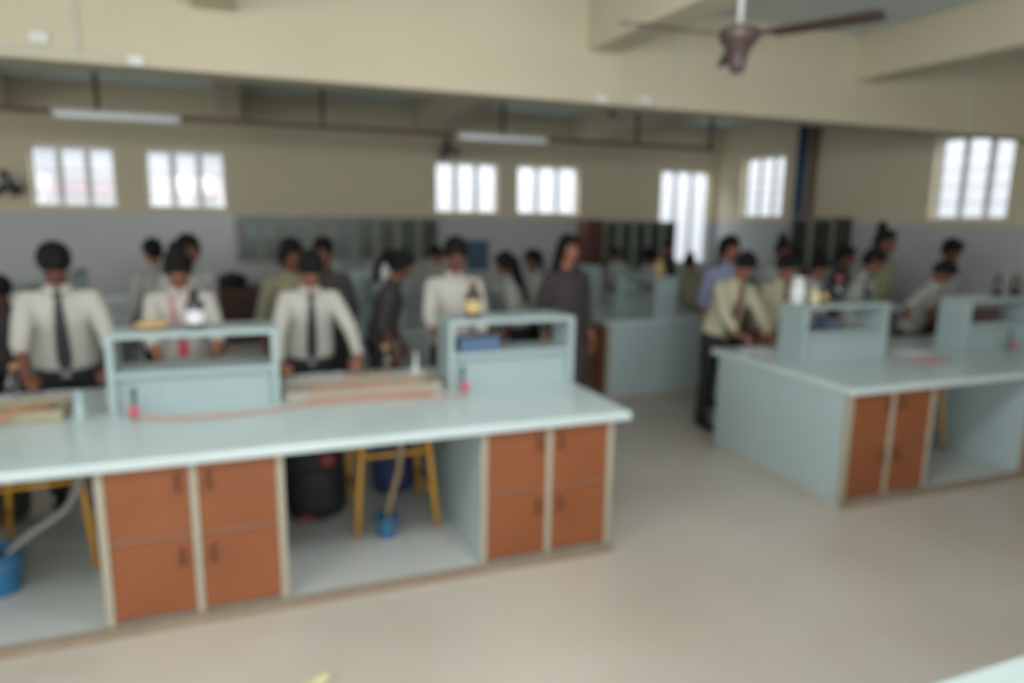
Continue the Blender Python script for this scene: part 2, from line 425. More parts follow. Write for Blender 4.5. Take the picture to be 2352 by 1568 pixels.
SH0 = make_shelf(); sh_used = [False]
def shelf(x, y, rot, label):
    g = 'two-tier shelves along the benches'
    if not sh_used[0]:
        SH0.location = (x, y, ZT); SH0.rotation_euler = (0, 0, rot); SH0['label'] = label; SH0['group'] = g; sh_used[0] = True; return SH0
    return dup(SH0, (x, y, ZT), rot, label, g)
def bench(x, y, rot, length, cabs, shelves, nm, overL=.02, overR=.085, depth=1.47, sy=.72):
    """local x along the bench, front at local y=0; cabs [(x,label)], shelves [(x,label)]"""
    c, s = math.cos(rot), math.sin(rot)
    def W(px, py): return (x+c*px-s*py, y+s*px+c*py)
    t = thing('bench_plinth', 'low grey plinth under %s' % nm, 'plinth', (x, y, 0), rot)
    bm = bmesh.new(); box(bm, 0, length, -.0, DEP, .0, .044); obj('plinth_slab', bm, M_PLINTH, t)
    bm = bmesh.new(); box(bm, -.004, length+.004, -.040, -.001, .0, .0445); obj('plinth_edge', bm, M_PLEDGE, t)
    t = thing('bench_worktop', 'pale blue-green worktop of %s' % nm, 'worktop', (x, y, .785), rot)
    bm = bmesh.new(); box(bm, -overL, length+overR, -.05, depth-.05, .001, .05); obj('top_slab', bm, M_TOP, t, bevel=.012, segs=3)
    for cx, lb in cabs:
        p = W(cx, 0); cabinet(p[0], p[1], rot, lb, 'four-door cabinets under the benches')
    for sx, lb in shelves:
        p = W(sx, sy); shelf(p[0], p[1], rot, lb)
MAIN = 'the long front bench'
bench(-4.22, 3.30, 0, 6.11, [(4.22-.67, 'orange-brown four-door cabinet left of the open bay with the backpack'), (4.22+1.10, 'orange-brown four-door cabinet at the right end of the front bench'), (4.22-2.44, 'four-door cabinet of the front bench just outside the left frame edge'), (4.22-4.21, 'four-door cabinet at the far left end of the front bench')],
      [(4.22-.71, 'open two-tier shelf carrying the yellow foam piece on the front bench'), (4.22+1.13, 'open two-tier shelf with the blue box, at the right end of the front bench'), (4.22-2.55, 'two-tier shelf of the front bench outside the left frame edge')], MAIN)
RB = 'the bench on the right'
bench(3.64, 3.31, 0, 4.33, [(0, 'dark orange-brown four-door cabinet at the near corner of the right bench'), (1.77, 'four-door cabinet cut by the right frame edge'), (3.54, 'four-door cabinet at the far right end of the right bench')],
      [(.27, 'two-tier shelf with white bottle on the left part of the right bench'), (2.03, 'two-tier shelf with dark box cut by the right frame edge')], RB, overL=.04)
# benches turned across, in the rows behind; front with doors faces the left wall
def ybench(cx, yn, L, nm, side):
    cabs = [(L-UW, 'four-door cabinet at the near end of %s' % nm), (L-2*UW-.9, 'second four-door cabinet of %s' % nm)]
    shs = [(L-SW-.0, 'two-tier shelf at the near end of %s' % nm), (L-2*SW-.9, 'second two-tier shelf of %s' % nm)]
    # local x -> world -Y, local y -> world +X
    bench(cx-.70, yn+L, R(-90), L, cabs, shs, nm, overL=.03, overR=.06, sy=.56)
    t = thing('bench_end_panel', 'pale teal panel closing the near end of %s' % nm, 'panel', (cx-.70, yn-.004, .045))
    bm = bmesh.new(); box(bm, .03, DEP, -.016, 0, 0, .738); obj('panel_board', bm, M_TEAL, t)
    bm = bmesh.new(); box(bm, 0, .03, -.018, .0, 0, .738); obj('panel_edge', bm, M_CREAM, t)
ybench(-1.82, 6.36, 3.6, 'the rear bench at left', 'left')
ybench(1.22, 6.36, 3.6, 'the rear bench in the middle', 'mid')
ybench(4.22, 6.36, 3.6, 'the rear bench behind the walking person', 'right')
ybench(7.20, 6.36, 3.6, 'the rear bench by the right wall', 'far right')
t = thing('bench_end_panel', 'large pale teal panel closing the left end of the right bench', 'panel', (3.64, 3.31, .045))
bm = bmesh.new(); box(bm, -.018, -.002, .02, DEP, 0, .738); obj('panel_board', bm, M_TEAL, t)
bm = bmesh.new(); box(bm, -.02, -.001, -.008, .018, 0, .738); obj('panel_edge', bm, M_CREAM, t, bevel=.002)
bench(1.15, -.40, 0, 3.4, [(0, 'cabinet of the bench at the bottom right corner, nearest the camera'), (1.77, 'second cabinet of the bench at the bottom right corner')], [], 'the nearest bench at the bottom right corner', overL=.03, depth=1.46)

# troughs set between the shelves of the front bench
def trough(x0, x1, m, label):
    t = thing('bench_sink', label, 'sink', ((x0+x1)/2, 4.0, ZT)); W = x1-x0; h = .060
    bm = bmesh.new()
    box(bm, -W/2, W/2, 0, .025, .001, h); box(bm, -W/2, W/2, .29, .315, .001, h); box(bm, -W/2, -W/2+.025, .025, .29, .001, h); box(bm, W/2-.025, W/2, .025, .29, .001, h)
    box(bm, -W/2+.025, W/2-.025, .025, .29, .001, .02)
    obj('basin', bm, m, t, bevel=.006)
    bm = bmesh.new(); lathe(bm, [(.022, .0201), (.022, .024)], (0, .16, 0)); obj('drain', bm, M_STEEL, t)
    return t
trough(.17, 1.08, M_BEIGE, 'low beige sink between the two shelves of the front bench')
trough(-1.70, -.92, M_OLIVEC, 'low olive-beige sink at the left frame edge of the front bench')
def faucet(x, y, label):
    t = thing('water_tap', label, 'tap', (x, y, ZT), 0, 'taps behind the sinks')
    bm = bmesh.new(); tube(bm, spline([(0, 0, 0), (0, 0, .12), (0, -.02, .18), (0, -.07, .20), (0, -.11, .17), (0, -.115, .145)], 4), .009, 10); obj('spout', bm, M_STEEL, t, smooth=True)
    bm = bmesh.new(); lathe(bm, [(.02, 0), (.02, .012), (.012, .02)]); obj('base', bm, M_STEEL, t)
    bm = bmesh.new(); lathe(bm, [(.006, .2), (.006, .215), (.022, .218), (.024, .235), (.016, .245)], (0, -.01, 0)); obj('knob', bm, M_WOOD, t, smooth=True)
faucet(.80, 4.36, 'water tap with brown knob behind the beige sink')
faucet(-1.2, 4.36, 'water tap behind the olive-beige sink')
def gas_tap(x, y, label, m=M_RED, z=ZT):
    t = thing('gas_tap', label, 'tap', (x, y, z), 0, 'red gas taps in front of the shelves')
    bm = bmesh.new(); lathe(bm, [(.022, 0), (.022, .01), (.011, .018), (.011, .12), (.015, .125), (.015, .15), (.008, .158)]); obj('stem', bm, M_DKGREEN, t, smooth=True)
    bm = bmesh.new(); cyl(bm, (0, -.008, .045), (0, -.03, .045), .007); obj('nozzle', bm, M_STEEL, t)
    bm = bmesh.new(); ell(bm, (0, -.042, .042), (.026, .018, .036)); obj('knob', bm, m, t, smooth=True)
gas_tap(-.585, 3.955, 'red-knobbed gas tap in front of the shelf with yellow foam')
gas_tap(1.20, 3.955, 'red-knobbed gas tap in front of the shelf with the blue box')
gas_tap(6.13, 3.97, 'red-knobbed gas tap on the right bench by the frame edge')
def hose(name, pts, r, m, label, cat='hose'):
    bm = bmesh.new(); tube(bm, spline(pts, 7), r, 8); return tag(obj(name, bm, m, None, smooth=True), label, cat)
hose('rubber_hose', [(-.57, 3.88, ZT+.03), (-.45, 3.87, ZT+.012), (-.2, 3.83, ZT+.011), (.12, 3.86, ZT+.011), (.3, 3.90, ZT+.011), (.7, 3.90, ZT+.011), (1.0, 3.84, ZT+.011), (1.17, 3.86, ZT+.025)], .010, M_RUB, 'pale pink-brown rubber hose between the two red gas taps')
hose('rubber_hose', [(.28, 3.955, ZT+.013), (.4, 3.94, ZT+.012), (.6, 3.95, ZT+.013), (.8, 3.945, ZT+.013), (1.0, 3.93, ZT+.013)], .012, M_ORUB, 'orange-brown rubber hose along the foot of the beige sink')
hose('rubber_hose', [(-1.55, 3.88, ZT+.0145), (-1.3, 3.90, ZT+.0145), (-1.18, 3.95, ZT+.05), (-1.10, 4.012, ZT+.074), (-1.02, 4.12, ZT+.05), (-1.0, 4.22, ZT+.04)], .012, M_ORUB, 'orange rubber hose looped over the left sink')
# wooden things lying on the sink
def rack(x, y, z, rot, L, label):
    t = thing('burette_holder', label, 'wooden holder', (x, y, z), rot, 'wooden holders on the beige sink')
    bm = bmesh.new(); box(bm, -L/2, L/2, -.02, .02, 0, .018); obj('bar', bm, M_WOOD, t, bevel=.003)
    for k in range(4):
        bm = bmesh.new(); px = -L/2+.04+k*(L-.08)/3; lathe(bm, [(.009, .0185), (.009, .04), (.012, .045), (.006, .052)], (px, 0, 0), 12); obj('peg', bm, M_WOOD, t)
rack(.62, 4.012, ZT+.0605, R(1), .62, 'long brown wooden holder on the front rim of the beige sink')
rack(.72, 4.52, ZT+.001, R(2), .34, 'short brown wooden holder behind the beige sink')
# vessels
def bottle(x, y, z, r, h, m, capm, lab, label, group=None, neck=.45):
    t = thing('reagent_bottle', label, 'bottle', (x, y, z), 0, group)
    bm = bmesh.new(); b = h*.62
    lathe(bm, [(r*.92, 0), (r, .006), (r, b), (r*.9, b+h*.05), (r*neck, b+h*.14), (r*neck, h*.88)]); obj('body', bm, m, t, smooth=True)
    bm = bmesh.new(); lathe(bm, [(r*neck*1.25, h*.86), (r*neck*1.25, h*.98), (r*neck*1.0, h)]); obj('cap', bm, capm, t, smooth=True)
    if lab:
        bm = bmesh.new(); loft(bm, [(V((0, 0, b*.2)), V((1, 0, 0)), V((0, 1, 0)), r*1.02, r*1.02), (V((0, 0, b*.75)), V((1, 0, 0)), V((0, 1, 0)), r*1.02, r*1.02)], 24, False); obj('label_band', bm, lab, t, smooth=True)
    return t
ZS = ZT+.435+.001; ZM = ZT+.225+.001
bottle(-.28, 4.14, ZS, .048, .21, M_DKGLASS, M_AMBER, M_LBLW, 'dark bottle with white label on the left shelf of the front bench')
bottle(1.32, 4.14, ZS, .050, .225, M_AMBER, mat('red_brown_cap', (140, 92, 76), .5), M_LBLY, 'amber bottle with yellow label on the right shelf of the front bench')
bottle(3.97, 4.2, ZS, .055, .20, M_WHITEP, M_WHITEP, None, 'white plastic bottle on the shelf of the right bench', neck=.7)
bottle(4.09, 4.14, ZS, .035, .12, mat('cream_plastic', (212, 204, 160), .5), M_WHITEP, None, 'small cream bottle beside the white plastic bottle')
bottle(4.235, 4.2, ZS, .036, .15, M_AMBER, M_AMBER, M_YCLOTH, 'brown bottle with orange label on the shelf of the right bench')
bottle(4.38, 4.2, ZS, .042, .20, M_DKGLASS, M_RED, None, 'dark bottle with red cap on the shelf of the right bench')
bottle(4.70, 4.2, ZS, .034, .24, M_DKGLASS, M_DKGLASS, None, 'tall slim dark bottle at the right end of the same shelf')
bottle(6.22, 4.2, ZS, .036, .19, M_DKGLASS, M_DKGLASS, None, 'dark bottle on the shelf at the right frame edge')
bottle(6.46, 4.2, ZS, .042, .20, M_AMBER, mat('olive_yellow_cap', (140, 136, 60), .5), None, 'brown bottle with yellow cap at the right frame edge')
bottle(1.14, 6.58, ZS, .045, .20, M_DKGLASS, M_DKGLASS, None, 'dark bottle on the near end of the middle rear shelf')
bottle(1.21, 6.50, ZS, .045, .17, M_WHITEP, M_WHITEP, None, 'white bottle on the near end of the middle rear shelf', neck=.6)
bottle(4.20, 6.5, ZS, .05, .19, mat('tan_plastic', (190, 160, 112), .5), M_YCLOTH, None, 'tan bottle on the shelf behind the walking person', neck=.7)
t = thing('foam_piece', 'yellow foam piece lying on top of the left shelf', 'foam', (-.50, 4.13, ZS))
bm = bmesh.new(); ell(bm, (0, 0, .026), (.08, .05, .026)); ell(bm, (.045, .01, .03), (.045, .04, .024)); obj('foam_lump', bm, M_YCLOTH, t, smooth=True)
t = thing('card_box', 'blue card box inside the right shelf of the front bench', 'box', (1.34, 4.12, ZM))
bm = bmesh.new(); box(bm, -.13, .13, -.06, .06, 0, .07); obj('box_body', bm, M_BLUEBOX, t, bevel=.003)
bm = bmesh.new(); box(bm, -.133, .133, -.063, .063, .0705, .085); obj('box_lid', bm, M_BLUEBOX, t, bevel=.003)
t = thing('card_box', 'dark brown box inside the shelf at the right frame edge', 'box', (5.93, 4.12, ZM))
bm = bmesh.new(); box(bm, -.17, .17, -.07, .07, 0, .11); obj('box_body', bm, M_AMBER, t, bevel=.003)
bm = bmesh.new(); box(bm, -.173, .173, -.073, .073, .111, .125); obj('box_lid', bm, M_AMBER, t, bevel=.003)
t = thing('card_box', 'dark blue box inside the left shelf of the right bench', 'box', (4.22, 4.12, ZM))
bm = bmesh.new(); box(bm, -.06, .06, -.06, .06, 0, .09); obj('box_body', bm, mat('slate_blue_card', (78, 88, 110), .7), t, bevel=.003)
bm = bmesh.new(); box(bm, -.063, .063, -.063, .063, .0905, .1); obj('box_lid', bm, MATS['slate_blue_card'], t, bevel=.003)
# beaker / funnel and cylinder by the sinks
t = thing('plastic_funnel', 'white plastic funnel at the right end of the beige sink', 'funnel', (1.02, 4.45, ZT))
bm = bmesh.new(); lathe(bm, [(.055, .001), (.057, .006), (.012, .075), (.009, .16), (.006, .165)]); obj('funnel_body', bm, M_WHITEP, t, smooth=True)
t = thing('measuring_cylinder', 'pale teal measuring cylinder at the right end of the left sink', 'cylinder', (-.84, 4.0, ZT))
bm = bmesh.new(); lathe(bm, [(.04, .001), (.04, .01), (.026, .016), (.026, .15), (.03, .155)]); obj('cylinder_body', bm, M_SHELF, t, smooth=True)
# papers
def paper(x, y, z, rot, w_, d, label, m=M_PAPER):
    t = thing('open_notebook', label, 'notebook', (x, y, z), rot, 'open notebooks on the benches')
    for s in (-1, 1):
        bm = bmesh.new(); nn = 6; vs_ = []
        for i in range(nn+1):
            u = i/nn; zz = .004+.010*math.sin(PI*min(1, u*1.15))*(1-u)
            for yy in (-d/2, d/2): vs_.append(bm.verts.new((s*u*w_/2, yy, zz)))
        lo_ = []
        for i in range(nn+1):
            for yy in (-d/2, d/2): lo_.append(bm.verts.new((s*i/nn*w_/2, yy, .0005)))
        for i in range(nn):
            a = 2*i; bm.faces.new((vs_[a], vs_[a+1], vs_[a+3], vs_[a+2])); bm.faces.new((lo_[a], lo_[a+2], lo_[a+3], lo_[a+1]))
            bm.faces.new((vs_[a], vs_[a+2], lo_[a+2], lo_[a])); bm.faces.new((vs_[a+1], lo_[a+1], lo_[a+3], vs_[a+3]))
        bm.faces.new((vs_[0], lo_[0], lo_[1], vs_[1])); bm.faces.new((vs_[-2], vs_[-1], lo_[-1], lo_[-2]))
        obj('page', bm, m, t, smooth=False)
paper(-1.16, 4.53, ZT+.001, R(8), .42, .27, 'open white notebook under the hand of the leftmost writer')
paper(.46, 4.56, ZT+.001, R(-4), .40, .26, 'open white notebook in front of the person between the two shelves')
paper(-.28, 4.56, ZT+.001, R(5), .36, .24, 'open white notebook behind the left shelf of the front bench')
paper(3.98, 4.50, ZT+.001, R(12), .38, .26, 'open notebook in front of the cream-shirted person at right')
paper(5.1, 4.12, ZT+.001, R(-8), .34, .24, 'white notebook in the middle of the right bench', M_PAPER)
paper(4.95, 3.78, ZT+.001, R(10), .34, .20, 'pinkish notebook near the front of the right bench', mat('pinkish_paper', (196, 160, 158), .8))
paper(-1.2, 7.5, ZT+.001, R(90), .40, .28, 'open white notebook on the rear bench at left')
# paper scrap on floor
t = thing('paper_scrap', 'pale yellow paper scrap on the floor at the bottom edge', 'paper', (.18, 2.66, 0), R(20))
bm = bmesh.new()
random.seed(3); g = [[bm.verts.new((i*.03-.06, j*.028-.03, .004+random.random()*.02)) for j in range(3)] for i in range(5)]
for i in range(4):
    for j in range(2): bm.faces.new((g[i][j], g[i+1][j], g[i+1][j+1], g[i][j+1]))
o = obj('scrap_sheet', bm, mat('pale_yellow_paper', (216, 206, 160), .8), t); md = o.modifiers.new('s', 'SOLIDIFY'); md.thickness = .002

# stools, buckets, pipes, bags
def make_stool():
    t = thing('stool', '', 'stool'); H = .64
    for sx in (-1, 1):
        for sy in (-1, 1):
            bm = bmesh.new(); cyl(bm, (sx*.19, sy*.19, H-.02), (sx*.24, sy*.24, .0), .016, seg=12); obj('leg', bm, M_YEL, t, smooth=True)
    for z, k in ((.47, .202), (.2, .224)):
        for a in range(4):
            M = Matrix.Rotation(a*PI/2, 4, 'Z'); p0 = M @ V((-k, -k, z)); p1 = M @ V((k, -k, z))
            if z < .3 and a % 2 == 0: continue
            bm = bmesh.new(); cyl(bm, p0, p1, .012, seg=10); obj('crossbar', bm, M_YEL, t, smooth=True)
    bm = bmesh.new(); box(bm, -.2, .2, -.2, .2, H-.02, H+.01); obj('seat', bm, M_STOOLTOP, t, bevel=.008)
    return t
s0 = make_stool(); s0.location = (.76, 4.06, .0495); s0['label'] = 'yellow-framed stool behind the small blue bucket, under the front bench'; s0['group'] = 'yellow-framed stools pushed under the benches'
dup(s0, (-1.07, 4.16, .0495), R(3), 'yellow-framed stool behind the large blue bucket at left')
dup(s0, (5.10, 4.12, .0495), R(-4), 'yellow-framed stool under the right bench')
dup(s0, (6.7, 4.1, .0495), R(0), 'yellow-framed stool outside the right frame edge')
def bucket(x, y, r, h, label):
    t = thing('bucket', label, 'bucket', (x, y, .046), 0, 'blue plastic buckets under the front bench')
    bm = bmesh.new(); lathe(bm, [(r*.78, 0), (r*.8, .004), (r, h), (r*1.06, h), (r*1.06, h+.01), (r*.97, h+.01), (r*.95, h-.01), (r*.76, .01), (.001, .008)], seg=28); obj('pail', bm, M_BLUEP, t, smooth=False)
    bm = bmesh.new(); tube(bm, [(r*1.07*math.cos(a), .02+r*.0, h-.02+0*a) if 0 else (r*1.07*math.cos(a), -r*.9*math.sin(a)-.01, h-.015-.03*math.sin(a)) for a in [PI*k/12 for k in range(13)]], .003, 6); obj('handle', bm, M_STEEL, t, smooth=True)
bucket(-1.205, 3.82, .10, .20, 'large blue bucket in the left bay at the frame edge')
bucket(.69, 3.80, .062, .115, 'small blue bucket in the open bay of the front bench')
hose('drain_pipe', [(-.80, 3.80, .78), (-.82, 3.80, .6), (-.90, 3.80, .44), (-1.06, 3.80, .33), (-1.16, 3.80, .24), (-1.19, 3.80, .14)], .017, M_GREYP, 'grey drain pipe leading down into the large blue bucket', 'pipe')
hose('drain_pipe', [(.79, 3.84, .78), (.785, 3.82, .6), (.76, 3.80, .42), (.71, 3.80, .25), (.695, 3.80, .11)], .016, mat('tan_pvc', (150, 128, 96), .5), 'tan drain pipe leading down into the small blue bucket', 'pipe')
def bag(x, y, z, rot, w_, d, h, m, label, trimm=None, tilt=0):
    t = thing('backpack', label, 'bag', (x, y, z), rot)
    t.rotation_euler = (0, 0, rot)
    Mx = Matrix.Rotation(tilt, 4, 'Y')
    bm = bmesh.new()
    loft(bm, [(Mx @ V((0, 0, zz*h)), Mx @ V((1, 0, 0)), V((0, 1, 0)), w_/2*k, d/2*k2) for zz, k, k2 in ((0.03, .82, .8), (.1, .98, 1), (.45, 1.02, 1.05), (.75, .95, .9), (.92, .7, .65), (1.0, .35, .3))], 20); 
    remesh('bag_body', bm, m, t, .012, 4)
    bm = bmesh.new(); loft(bm, [(Mx @ V((0, -d/2*.75, zz*h)), Mx @ V((1, 0, 0)), V((0, 1, 0)), w_/2*k, d*.3*k) for zz, k in ((0.1, .55), (.16, .7), (.35, .74), (.5, .6), (.54, .4))], 16); remesh('front_pocket', bm, m, t, .012, 3)
    bm = bmesh.new(); tube(bm, spline([Mx @ V((-.05, 0, h*.97)), Mx @ V((-.03, 0, h*1.08)), Mx @ V((.03, 0, h*1.08)), Mx @ V((.05, 0, h*.97))], 5), .008, 8); obj('carry_loop', bm, trimm or m, t, smooth=True)
    if trimm:
        bm = bmesh.new(); ell(bm, (.05, -d*.55, h*.62), (.05, .02, .045)); obj('patch', bm, trimm, t, smooth=True)
        bm = bmesh.new(); ell(bm, (-.08, -d*.60, h*.1), (.05, .02, .022)); obj('patch', bm, trimm, t, smooth=True)
bag(.345, 4.20, .046, R(-4), .37, .27, .66, M_BAG, 'black backpack with red trim in the open bay', M_BAGRED, R(-5))
bag(.86, 4.44, .046, R(6), .30, .20, .50, M_NAVY, 'navy blue bag behind the yellow stool')
bag(-1.50, 4.85, .0, R(10), .34, .22, .45, mat('dark_grey_nylon', (58, 54, 50), .8), 'dark grey bag behind the left stool')

# ------------------------------------------------------------------ ceiling fittings
def ceiling_fan(x, y, z, rots, m_hub, m_bl, m_rod, label, r=.62):
    t = thing('ceiling_fan', label, 'fan', (x, y, z), 0, 'ceiling fans')
    bm = bmesh.new(); lathe(bm, [(.03, -.155), (.038, -.14), (.045, -.10), (.062, -.04), (.095, .0), (.108, .03), (.10, .055), (.05, .07), (.03, .08)]); obj('motor', bm, m_hub, t, smooth=True)
    bm = bmesh.new(); cyl(bm, (0, 0, .08), (0, 0, ZC-z-.06), .014); obj('rod', bm, m_rod, t, smooth=True)
    bm = bmesh.new(); lathe(bm, [(.02, ZC-z-.10), (.055, ZC-z-.03), (.06, ZC-z-.002)]); obj('canopy', bm, m_rod, t, smooth=True)
    for a in rots:
        M = Matrix.Rotation(R(a), 4, 'Z') @ Matrix.Rotation(R(-11), 4, 'X')
        bm = bmesh.new(); N_ = 10; top = []; bot = []
        for i in range(N_+1):
            u = .17+(r-.17)*i/N_; w_ = .045+.022*(i/N_); 
            if i == N_: w_ *= .75
            top.append([bm.verts.new(M @ V((u, s*w_, .022))) for s in (-1, 1)]); bot.append([bm.verts.new(M @ V((u, s*w_, .017))) for s in (-1, 1)])
        for i in range(N_):
            bm.faces.new((top[i][0], top[i+1][0], top[i+1][1], top[i][1])); bm.faces.new((bot[i][0], bot[i][1], bot[i+1][1], bot[i+1][0]))
            for s in (0, 1): bm.faces.new((top[i][s], bot[i][s], bot[i+1][s], top[i+1][s]))
        bm.faces.new((top[0][0], top[0][1], bot[0][1], bot[0][0])); bm.faces.new((top[-1][0], bot[-1][0], bot[-1][1], top[-1][1]))
        b_ = obj('blade', bm, m_bl, t)
        bm = bmesh.new(); box(bm, .11, .21, -.022, .022, .023, .029, M); obj('blade_iron', bm, m_hub, b_)
    return t
ceiling_fan(2.42, 3.12, 2.80, (180, -62, 57), M_FANB, M_FANB, M_FANW, 'dark brown ceiling fan hanging at upper right', .68)
ceiling_fan(3.55, 6.5, 3.07, (150, 30, 270), M_FANB, M_FANB, M_FANW, 'ceiling fan behind the deep beam, above the middle windows', .62)
ceiling_fan(6.3, 8.6, 3.15, (175, 55, 295), M_FANW, M_FANW, M_FANW, 'pale ceiling fan behind the deep beam, near the far right corner', .62)
# suspended brown channel with rods and two tube lights
t = thing('lighting_channel', 'long brown suspended channel with hanger rods in the rear half', 'channel', (0, 8.3, 2.86))
bm = bmesh.new(); box(bm, -5.2, 6.15, -.025, .025, -.03, .02); obj('channel_bar', bm, M_BROWNCH, t)
for x in (-3.7, -1.33, .87, 3.02, 4.91, 6.08):
    bm = bmesh.new(); box(bm, x-.022, x+.022, -.015, .015, .021, ZC-2.86-.002); obj('hanger_rod', bm, M_BROWNCH, t)
def tube_light(x0, x1, label):
    c_ = (x0+x1)/2; L_ = x1-x0
    t = thing('tube_light', label, 'tube light', (c_, 8.245, 2.84), R(0), 'tube lights on the brown channel')
    bm = bmesh.new(); box(bm, -L_/2, L_/2, -.028, .028, -.045, .04); obj('batten', bm, M_WHITEP, t, bevel=.006)
    bm = bmesh.new(); cyl(bm, (-L_/2+.04, -.045, -.02), (L_/2-.04, -.045, -.02), .016, seg=16); obj('tube', bm, mat('unlit_tube_faint_glow', (235, 238, 240), .3, emis=((225, 232, 240), .25)), t, smooth=True)  # tube is off; weak emission put in to lift its brightness
    for s in (-1, 1):
        bm = bmesh.new(); box(bm, s*(L_/2-.025)-.018, s*(L_/2-.025)+.018, -.064, -.0285, -.04, .0); obj('end_cap', bm, M_WHITEP, t, bevel=.004)
_tl = None
def added_tube_light(x, y, label):  # fixture for the added overhead lamps, out of view
    t = thing('tube_light', label, 'tube light', (x, y, 2.90), 0, 'tube lights added over the front half of the room')
    bm = bmesh.new(); box(bm, -.6, .6, -.028, .028, -.03, .04); obj('batten', bm, M_WHITEP, t, bevel=.006)
    bm = bmesh.new(); cyl(bm, (-.56, 0, -.05), (.56, 0, -.05), .016, seg=16); obj('tube', bm, mat('added_lit_tube', (245, 248, 250), .3, emis=((240, 245, 255), 3.0)), t, smooth=True)
    for s_ in (-1, 1):
        bm = bmesh.new(); box(bm, s_*.58-.018, s_*.58+.018, -.02, .02, -.07, -.031); obj('end_cap', bm, M_WHITEP, t, bevel=.004)
        bm = bmesh.new(); cyl(bm, (s_*.4, 0, .041), (s_*.4, 0, ZC-2.902), .008, seg=8); obj('hanger_rod', bm, M_BROWNCH, t)
for (x, y), w_ in zip(ADDED_TUBES, ('above the left of the front bench', 'above the middle of the front bench', 'above the right bench', 'behind the photographer at left', 'behind the photographer at right')):
    added_tube_light(x, y, 'lit tube light added out of frame ' + w_)
tube_light(-1.72, -.57, 'tube light above the two left windows')
tube_light(2.42, 3.58, 'tube light above the two middle windows')
# conduits on the deep beam
def conduit(pts, r, label, m=None):
    bm = bmesh.new(); tube(bm, pts, r, 8); return tag(obj('cable_conduit', bm, m or mat('cream_white_conduit', (206, 208, 196), .5), None), label, 'conduit')
yb = 5.235
conduit([(-1.35, yb, 2.865), (-.62, yb, 2.865)], .011, 'pale cable conduit along the lower edge of the deep beam at left')
conduit([(-.92, yb, 2.88), (-.92, yb, 3.59)], .010, 'pale vertical cable conduit on the deep beam at left')
conduit([(2.92, yb, 2.83), (2.92, yb, 3.18)], .010, 'pale vertical cable conduit beside the third cross beam')
conduit([(3.42, yb, 2.83), (3.42, yb, 3.59)], .010, 'pale vertical cable conduit right of the third cross beam')
conduit([(6.95, yb, 2.83), (6.95, yb, 3.59)], .010, 'pale vertical cable conduit on the beam above the right window')
def jbox(x, z, label):
    bm = bmesh.new(); box(bm, x-.05, x+.05, 5.215, 5.249, z-.03, z+.03); tag(obj('junction_box', bm, M_WHITEP, None, bevel=.006), label, 'junction box', 'white boxes on the deep beam')
jbox(-1.12, 2.93, 'small white junction box at the far left of the deep beam')
jbox(-.60, 2.84, 'small white junction box at the end of the left conduit')
jbox(3.16, 2.86, 'small white junction box below the third cross beam')
jbox(2.75, 2.84, 'small white junction box left of the conduit pair')
# wall fans
def wall_fan(x, y, z, label, m1, m2, s=1):
    t = thing('wall_fan', label, 'fan', (x, y, z), 0, 'wall fans')
    bm = bmesh.new(); box(bm, -.05, .05, -.02, 0, -.07, .07); obj('bracket', bm, m1, t, bevel=.006)
    bm = bmesh.new(); cyl(bm, (0, -.02, 0), (0, -.12, .05), .018); obj('arm', bm, m1, t)
    bm = bmesh.new(); ell(bm, (0, -.18, .08), (.085*s, .10*s, .085*s)); obj('motor', bm, m1, t, smooth=True)
    for k in range(3):
        M = Matrix.Translation((-.0, -.30, .06)) @ Matrix.Rotation(R(120*k+20), 4, 'Y') @ Matrix.Rotation(R(18), 4, 'X')
        bm = bmesh.new(); ell(bm, (.11, 0, 0), (.10, .006, .055), M, 2); obj('blade', bm, m2, t, smooth=True)
    bm = bmesh.new(); 
    for rr in (.20, .14, .08):
        pts = [(rr*math.cos(a), -.335, .06+rr*math.sin(a)) for a in [2*PI*k/24 for k in range(25)]]; tube(bm, pts, .003, 6)
    obj('guard', bm, m1, t)
wall_fan(3.12, Y1, 2.88, 'dark wall fan above the third window from the left', M_DKGLASS, M_CABG)
wall_fan(-2.9, Y1, 2.14, 'dark wall fan at the left frame edge', M_DKGLASS, M_DKGLASS, 1.2)

# ------------------------------------------------------------------ far wall furniture
def glass_cabinet(x, y, z, rot, W, H, D, n_, label, m_in, poster=False):
    t = thing('glass_cabinet', label, 'cabinet', (x, y, z), rot, 'wall cabinets with glass doors')
    bm = bmesh.new()
    box(bm, 0, W, -.02, -.002, 0, H); box(bm, 0, .02, -D, -.02, 0, H); box(bm, W-.02, W, -D, -.02, 0, H); box(bm, .02, W-.02, -D, -.02, 0, .02); box(bm, .02, W-.02, -D, -.02, H-.02, H)
    obj('carcass', bm, m_in, t)
    bm = bmesh.new(); box(bm, .021, W-.021, -D+.04, -.021, H/2-.01, H/2+.01); obj('inner_shelf', bm, M_CABS, t)
    dw = W/n_
    for k in range(n_):
        bm = bmesh.new(); a = k*dw+.004; b = (k+1)*dw-.004; e = .035
        box(bm, a, a+e, -D-.02, -D-.001, .002, H-.002); box(bm, b-e, b, -D-.02, -D-.001, .002, H-.002); box(bm, a+e, b-e, -D-.02, -D-.001, .002, e); box(bm, a+e, b-e, -D-.02, -D-.001, H-e, H-.002)
        d = obj('door', bm, M_CABS if not poster or k else M_CABS, t)
        bm = bmesh.new(); box(bm, a+e, b-e, -D-.012, -D-.008, e, H-e); obj('glass', bm, M_CAB_GLASS, d)
        bm = bmesh.new(); cyl(bm, (b-.018, -D-.035, H*.45), (b-.018, -D-.035, H*.58), .006, seg=8); obj('handle', bm, M_STEEL, d)
    return t
glass_cabinet(-.13, Y1, 1.17, 0, 3.08, .68, .30, 9, 'long grey-green glass-fronted cabinet between the window pairs', M_CABD)
